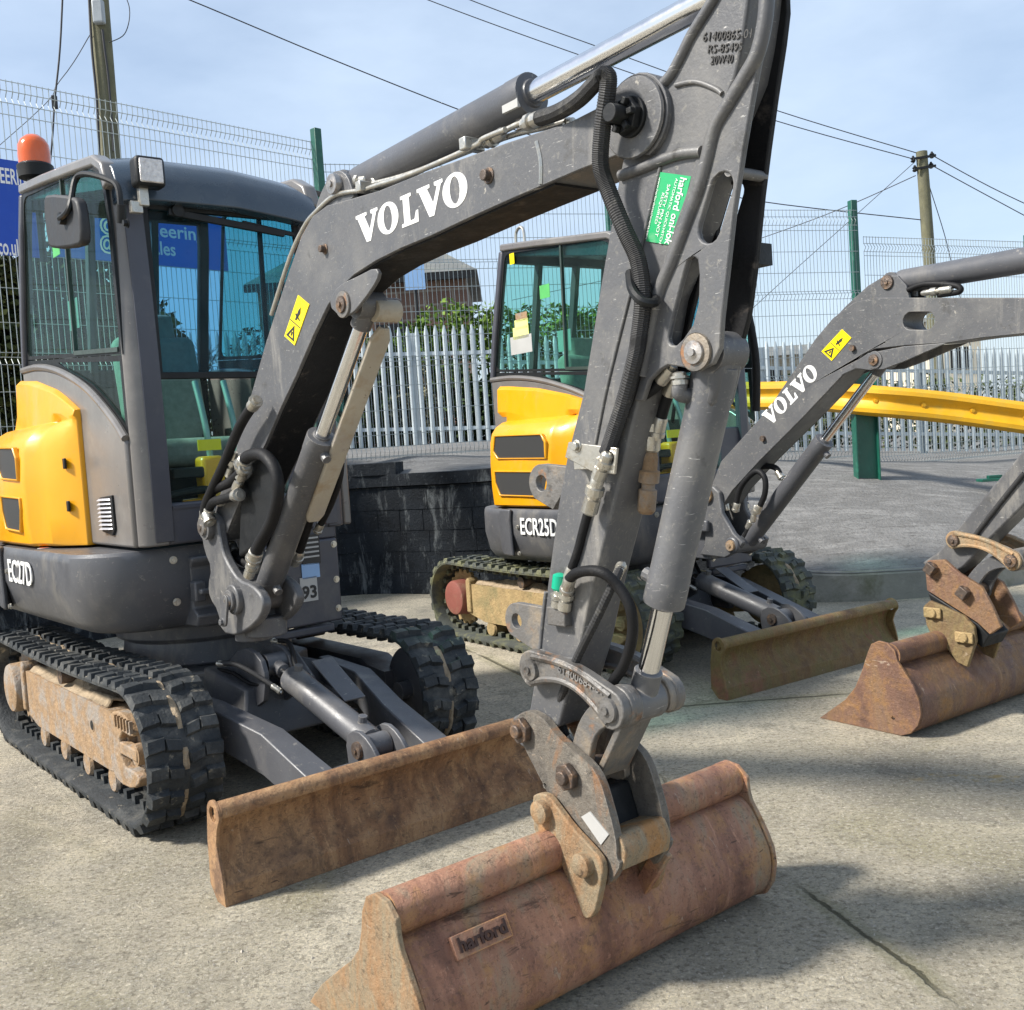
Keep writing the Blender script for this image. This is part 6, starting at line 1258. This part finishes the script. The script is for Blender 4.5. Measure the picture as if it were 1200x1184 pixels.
# bucket
BL, BRt = -.855, .415
shell_o = [(3.03, .33), (3.06, .318), (3.085, .312), (3.105, .295), (3.125, .27), (3.15, .225), (3.172, .18), (3.178, .13), (3.168, .075), (3.14, .035), (3.09, .01), (3.0, .001), (2.85, .001), (2.64, 0)]
so_pts = [(p.x, p.y) for p in catmull([Vector(p) for p in shell_o], 4)]
def inset(pts, d):
    out = []
    for i, p in enumerate(pts):
        a, c = Vector(pts[max(i-1, 0)]), Vector(pts[min(i+1, len(pts)-1)]); t = (c-a).normalized(); out.append((p[0]-t.y*-1*-d if 0 else p[0]+t.y*d, p[1]-t.x*d))
    return out
ins = inset(so_pts, .014); bk_root = MB(); bk_root.prism(so_pts+ins[::-1], BL+.003, BRt-.003); bucket = bk_root.build('bucket', rust_bucket, E1, smooth=40, bevel=.003)
endp = [(2.625, 0), (2.70, .075), (2.80, .15), (2.87, .20), (2.915, .245), (2.935, .30), (2.945, .35), (2.97, .395), (3.01, .415), (3.06, .410), (3.098, .378), (3.10, .335), (3.108, .308), (3.132, .27), (3.157, .228), (3.18, .18), (3.186, .13), (3.175, .07), (3.145, .025), (3.09, .002)]
for y0 in (BL-.016, BRt): b = MB(); b.prism(endp, y0, y0+.016); b.build('end_plate', rust_ear if y0 < 0 else rust_bucket, bucket, bevel=.003, smooth=30)
b = MB(); b.cyl((3.03, BL+.002, .362), (3.03, BRt-.002, .362), .055, 36); b.build('top_tube', rust_bucket, bucket)
b = MB(); b.prism([(2.62, 0), (2.62, .012), (2.80, .028), (2.80, .003)], BL+.003, BRt-.003); b.build('cutting_edge', rust_bucket, bucket)
EP = [(624, 933), (633, 929), (644, 932), (657, 950), (672, 970), (694, 993), (706, 1008), (708, 1024), (703, 1050), (697, 1075), (686, 1077), (678, 1060), (671, 1045), (656, 1004), (641, 982), (628, 982)]
eo = A1.xz(EP, -.335)
for y0 in (-.34, -.105): b = MB(); b.prism(chaikin(eo, 1), y0, y0+.022); b.build('hanger_ear', rust_ear, bucket, bevel=.004, smooth=35)
b = MB(); b.prism([(eo[6][0]-.02, eo[6][1]-.03), (eo[7][0]+.02, eo[7][1]-.02), (3.15, .19), (3.10, .20)], -.12, -.10); b.build('gusset', rust_bucket, bucket, bevel=.003)
for (u, v) in ((638, 950), (687, 1012)):
    p = A1.Y(u, v, -.34); b = MB(); b.lathe((p.x, -.368, p.z), (p.x, -.06, p.z), [(0, .026), (.004, .031), (.028, .031), (.029, .02), (.3, .02)], 20); b.build('bucket_pin', rust_ear, bucket)
# raised maker's plate
n0 = Vector((3.095, -.70, .345)); 
pa_, pb_ = Vector((3.108, 0, .305)), Vector((3.140, 0, .245)); yd = (pa_-pb_).normalized(); nrm = Vector((-yd.z*-1, 0, -yd.x)).normalized()
yd = Vector((pa_.x-pb_.x, 0, pa_.z-pb_.z)).normalized(); xd = Vector((0, 1, 0)); nrm = xd.cross(yd)
b = MB(); o_ = pb_+Vector((0, -.74, 0))+nrm*.003; b.hexa([o_-nrm*.006, o_+xd*.17-nrm*.006, o_+xd*.17+yd*.055-nrm*.006, o_+yd*.055-nrm*.006], [q_+nrm*.006+nrm*.002 for q_ in (o_-nrm*.0, o_+xd*.17, o_+xd*.17+yd*.055, o_+yd*.055)]); np_ = b.build('maker_plate', rust_bucket, bucket, bevel=.0015)
text('harford', 'cast_lettering', darkrust := pm('dark rust lettering', (.045, .02, .014), .7, bump=.1), np_, o_+nrm*.0085+xd*.012+yd*.012, xd, yd, .036, .145, bold=.03, thick=.005)

# ================================================================== SECOND EXCAVATOR (right, behind)
E2 = empty('mini_excavator', A2.O, A2.yaw)
tag(E2, 'short tailed mini excavator with mossy tracks and red brown track hub, parked behind', 'excavator')
undercarriage(E2, .955, .312, .765, rubber_moss, mosssteel, 1.861, .335, rust_blade2, grey)
before = set(E2.children)
c2 = upper(E2, .33, -1.0, (-.60, .10, .40, (-.25, .16)), 'ECR25D')
for o in E2.children:
    if o not in before: o.location.z -= .09
px2 = lambda u, v, y: (lambda q: Vector((q.x, y, q.z)))(A2.Y(u, v, y))
b = MB(); b.tube([(-.30, -.40, 2.86), (-.29, -.40, 2.95), (-.24, -.40, 2.98), (-.20, -.40, 2.95), (-.19, -.40, 2.85)], .011, 8, 5); b.build('lifting_eye', zinc, E2)
for (u0, v0, u1, v1, mt) in ((604, 368, 618, 375, mudsteel), (603, 376, 619, 384, paley), (601, 385, 620, 395, paley), (598, 396, 624, 412, stick_w), (597, 298, 603, 309, stick_y)):
    p = A2.Y(u0, v0, -.553); q = A2.Y(u1, v1, -.553); b = MB(); b.box(((p.x+q.x)/2, -.553, (p.z+q.z)/2), (abs(q.x-p.x), .003, abs(p.z-q.z))); b.build('paper_note', mt, E2)
# swing bracket and pins
SB = [(826, 572), (818, 597), (828, 612), (826, 640), (820, 650), (850, 654), (866, 645), (871, 636), (860, 625), (846, 601), (843, 577), (836, 570)]
sb = A2.xz(SB, -.32); f2 = A2.Y(829, 580, -.32); l2 = A2.Y(860, 639, -.32); sw2 = empty('swing_bracket', parent=E2)
for y0 in (-.325, -.125): b = MB(); b.prism(sb, y0, y0+.035); b.build('cheek', grey_arm, sw2, bevel=.008)
b = MB(); b.box((f2.x-.12, -.22, l2.z+.05), (.2, .16, .3)); b.cyl((l2.x, -.345, l2.z), (l2.x, -.08, l2.z), .05, 22); b.box((f2.x-.10, -.35, l2.z+.11), (.25, .03, .07)); b.build('pivot_boss', grey, sw2, bevel=.01)
ring(sw2, (f2.x, f2.z), .05, -.345, -.325, rust_ear); pin(sw2, (f2.x, f2.z), .03, -.36, -.08, zinc); pin(sw2, (l2.x, l2.z), .032, -.36, -.06, mudsteel)
B2N, B2F = -.29, -.12
T2 = [(829, 590), (834, 569), (845, 541), (900, 480), (955, 398), (976, 373), (1000, 355), (1025, 349), (1200, 349)]
U2 = [(1200, 391), (1150, 396), (1109, 402), (1060, 405), (1025, 409), (1012, 415), (1000, 428), (990, 437), (940, 490), (890, 540), (858, 575), (842, 600)]
tl = A2.xz(T2, B2N); ul = A2.xz(U2, B2N)
tx, tz = tl[-1]; bx, bz = ul[0]; tip2 = (tx+.55, (tz+bz)/2+.02)
ol2 = tl+[(tip2[0]-.05, tip2[1]+.10)]+[(tip2[0]+.10*math.cos(R(q)), tip2[1]+.10*math.sin(R(q))) for q in range(75, -90, -15)]+[(tip2[0]-.05, tip2[1]-.10)]+ul
sa, sb_ = A2.xz([(1067, 376), (1086, 376)], B2N)
b = MB(); b.prism(ol2, B2N+.010, B2F-.010, holes=[capsule(sa, sb_, .043)]); boom2 = b.build('boom', grey_arm, E2, bevel=.004, smooth=30)
for y0 in (B2N, B2F-.009): b = MB(); b.prism(ol2, y0, y0+.009, holes=[capsule(sa, sb_, .043)]); b.build('side_plate', grey_arm, boom2, bevel=.0025)
G2 = [(986, 440), (1000, 426), (1018, 414), (1060, 406), (1110, 402), (1083, 414), (1060, 424), (1036, 433), (1020, 434), (1004, 432)]
for y0 in (B2N-.006, B2F-.006): b = MB(); b.prism(A2.xz(G2, B2N), y0, y0+.012); b.build('gusset', grey_arm, boom2, bevel=.003)
g2 = A2.Y(1026, 422, B2N); ring(boom2, (g2.x, g2.z), .045, B2N-.014, B2N, grey_arm); pin(boom2, (g2.x, g2.z), .028, B2N-.024, B2F+.02, pinm)
E2p = [(976, 373), (990, 358), (1015, 335), (1035, 323), (1050, 323), (1060, 334), (1064, 350), (1025, 350)]
for y0 in (B2N+.012, B2F-.03): b = MB(); b.prism(A2.xz(E2p, B2N), y0, y0+.018); b.build('cylinder_ear', grey_arm, boom2, bevel=.003)
e2 = A2.Y(1040, 331, B2N+.012); pin(boom2, (e2.x, e2.z), .035, B2N-.0, B2F+.01, pinm)
for u, v in ((1000, 408), (895, 514)): p = A2.Y(u, v, B2N); b = MB(); b.cyl((p.x, B2N-.018, p.z), (p.x, B2N+.002, p.z), .016, 14); b.build('grease_bolt', pinm, boom2)
volvo(boom2, A2, (902, 501), (961, 439), B2N, .092, whitep)
wsticker(boom2, A2, [(987, 386), (998, 396), (975, 423), (963, 412)], B2N)
ar2 = cylinder(E2, 'arm_cylinder', (e2.x, e2.z), (e2.x+1.55, e2.z-.02), .058, 1.0, .03, .05, grey)
hose(ar2, [px2(u, v, -.27) for u, v in ((1064, 340), (1085, 333), (1120, 335), (1124, 342), (1100, 346))], .014, hosem); fitting(ar2, px2(1080, 344, -.28), px2(1116, 339, -.28), .016)
p0 = (l2.x, l2.z); p1 = (g2.x, g2.z); D = math.dist(p0, p1); cylinder(E2, 'boom_cylinder', p0, p1, .052, D*.60, .025, .045, grey)
for pts, y in (([(862, 598), (868, 572), (885, 553), (896, 560), (896, 580), (887, 600)], -.3), ([(857, 590), (870, 560), (890, 548), (908, 548), (916, 560)], -.2), ([(850, 590), (856, 620), (870, 632), (880, 612)], -.25), ([(846, 600), (852, 628), (866, 640)], -.2)):
    hose(E2, [px2(u, v, y) for u, v in pts], .017)
fitting(E2, px2(886, 592, -.3), px2(882, 612, -.3), .016)
# arm coming back down from the right, its end on the hitch
hp1 = A2.Y(1094, 666, -.30); hp2 = A2.Y(1132, 694, -.30); lk1 = A2.Y(1120, 633, -.30); lk2 = A2.Y(1187, 657, -.30)
AR = [(1080, 660), (1098, 648), (1116, 627), (1150, 585), (1200, 527)]; AQ = [(1200, 592), (1160, 632), (1130, 664), (1106, 680)]
l_ = A2.xz(AR, -.275); r__ = A2.xz(AQ, -.275)
dirn = (Vector(l_[-1])-Vector(l_[1])).normalized(); topL = Vector(l_[-1])+dirn*.80; topR = Vector(r__[0])+dirn*.70
b = MB(); b.prism(l_+[tuple(topL), (tip2[0]-.12, tip2[1]+.12), (tip2[0]+.02, tip2[1]+.38), (tip2[0]+.16, tip2[1]+.34), (tip2[0]+.16, tip2[1]-.05), tuple(topR)]+r__, -.275, -.135); arm2 = b.build('arm', grey_arm, E2, bevel=.01)
pin(arm2, tip2, .04, -.34, -.07, steel)
tq = (tip2[0]+.09, tip2[1]+.30); 
k2 = (lk2.x, lk2.z); kt2 = (tip2[0]+.25, tip2[1]-.15)
kc2 = cylinder(E2, 'bucket_cylinder', kt2, (lk2.x+.06, lk2.z), .055, math.dist(kt2, k2)*.62, .028, .05, grey_arm)
b = MB(); b.prism([(tip2[0]+.1, tip2[1]+.1), (kt2[0]+.05, kt2[1]+.03), (kt2[0]+.02, kt2[1]-.07), (tip2[0]+.0, tip2[1]-.3)], -.285, -.27); b.build('cheek_plate', grey_arm, arm2, bevel=.003)
hose(arm2, [px2(u, v, -.28) for u, v in ((1200, 555), (1178, 582), (1150, 618), (1140, 632))], .012, greyhose, 'steel_pipe')
for y0 in (-.315, -.125): link_plate(E2, 'guide_link', (lk1.x, lk1.z), k2, .045, .045, .03, y0, y0+.025, rust_ear)
pin(E2, (lk1.x, lk1.z), .028, -.33, -.09, pinm); pin(E2, k2, .03, -.33, -.06, pinm)
for y0 in (-.28, -.15): link_plate(E2, 'tipping_link', k2, (hp2.x, hp2.z), .05, .045, -.05, y0, y0+.02, grey_arm, rib=False)
b = MB(); b.cyl((k2[0], -.3, k2[1]), (k2[0], -.09, k2[1]), .05, 24); b.build('link_boss', castm, E2)
QP = [(1084, 666), (1087, 657), (1106, 656), (1124, 672), (1150, 688), (1163, 712), (1173, 735), (1160, 744), (1145, 730), (1086, 692)]
qh2 = empty('quick_hitch', parent=E2)
for y0 in (-.305, -.13): b = MB(); b.prism(A2.xz(QP, -.305), y0, y0+.022); b.build('hitch_plate', rust_brown, qh2, bevel=.004)
qb = A2.xz([(1086, 694), (1146, 732), (1158, 746), (1150, 760), (1090, 705)], -.3); b = MB(); b.prism(qb, -.295, -.12); b.build('hitch_body', blackm, qh2, bevel=.006)
for p in (hp1, hp2): b = MB(); b.cyl((p.x, -.33, p.z), (p.x, -.09, p.z), .028, 20); b.prism([(p.x+.036*math.cos(R(q)), p.z+.036*math.sin(R(q))) for q in range(10, 370, 90)], -.345, -.31); b.build('hitch_pin', pinm, qh2, bevel=.004)
# bucket
b2l, b2r = -.71, .36
dxb, dzb = -.175, .0
so2 = [(x+dxb, z) for x, z in so_pts]; ins2 = [(x+dxb, z) for x, z in ins]
b = MB(); b.prism(so2+ins2[::-1], b2l+.003, b2r); bucket2 = b.build('bucket', rust_brown, E2, smooth=40, bevel=.003)
e2p = [(2.44, 0), (2.52, .06), (2.60, .12), (2.66, .19), (2.70, .27), (2.735, .36), (2.76, .41), (2.80, .43), (2.85, .425), (2.885, .395), (2.895, .35), (2.925, .31), (2.97, .25), (3.0, .18), (3.006, .12), (2.99, .065), (2.95, .02), (2.90, .001)]
for y0 in (b2l-.014, b2r): b = MB(); b.prism(e2p, y0, y0+.014, holes=[circ((2.86, .075), .011, 4)]); b.build('end_plate', rust_brown, bucket2, bevel=.003)
b = MB(); b.cyl((2.85, b2l, .368), (2.85, b2r, .368), .053, 36); b.build('top_tube', rust_brown, bucket2)
EE = [(1083, 710), (1090, 704), (1104, 710), (1130, 722), (1142, 735), (1144, 752), (1134, 782), (1122, 776), (1108, 757), (1092, 745), (1086, 732)]
for y0 in (-.335, -.11): b = MB(); b.prism(A2.xz(EE, -.33), y0, y0+.022); b.build('hanger_ear', rust_blade2_, bucket2, bevel=.004)
for u, v in ((1094, 718), (1131, 747)):
    p = A2.Y(u, v, -.335); b = MB(); b.cyl((p.x, -.362, p.z), (p.x, -.08, p.z), .024, 18); b.box((p.x-.0, -.345, p.z), (.09, .012, .05), None); b.build('bucket_pin', mosssteel, bucket2, bevel=.004)
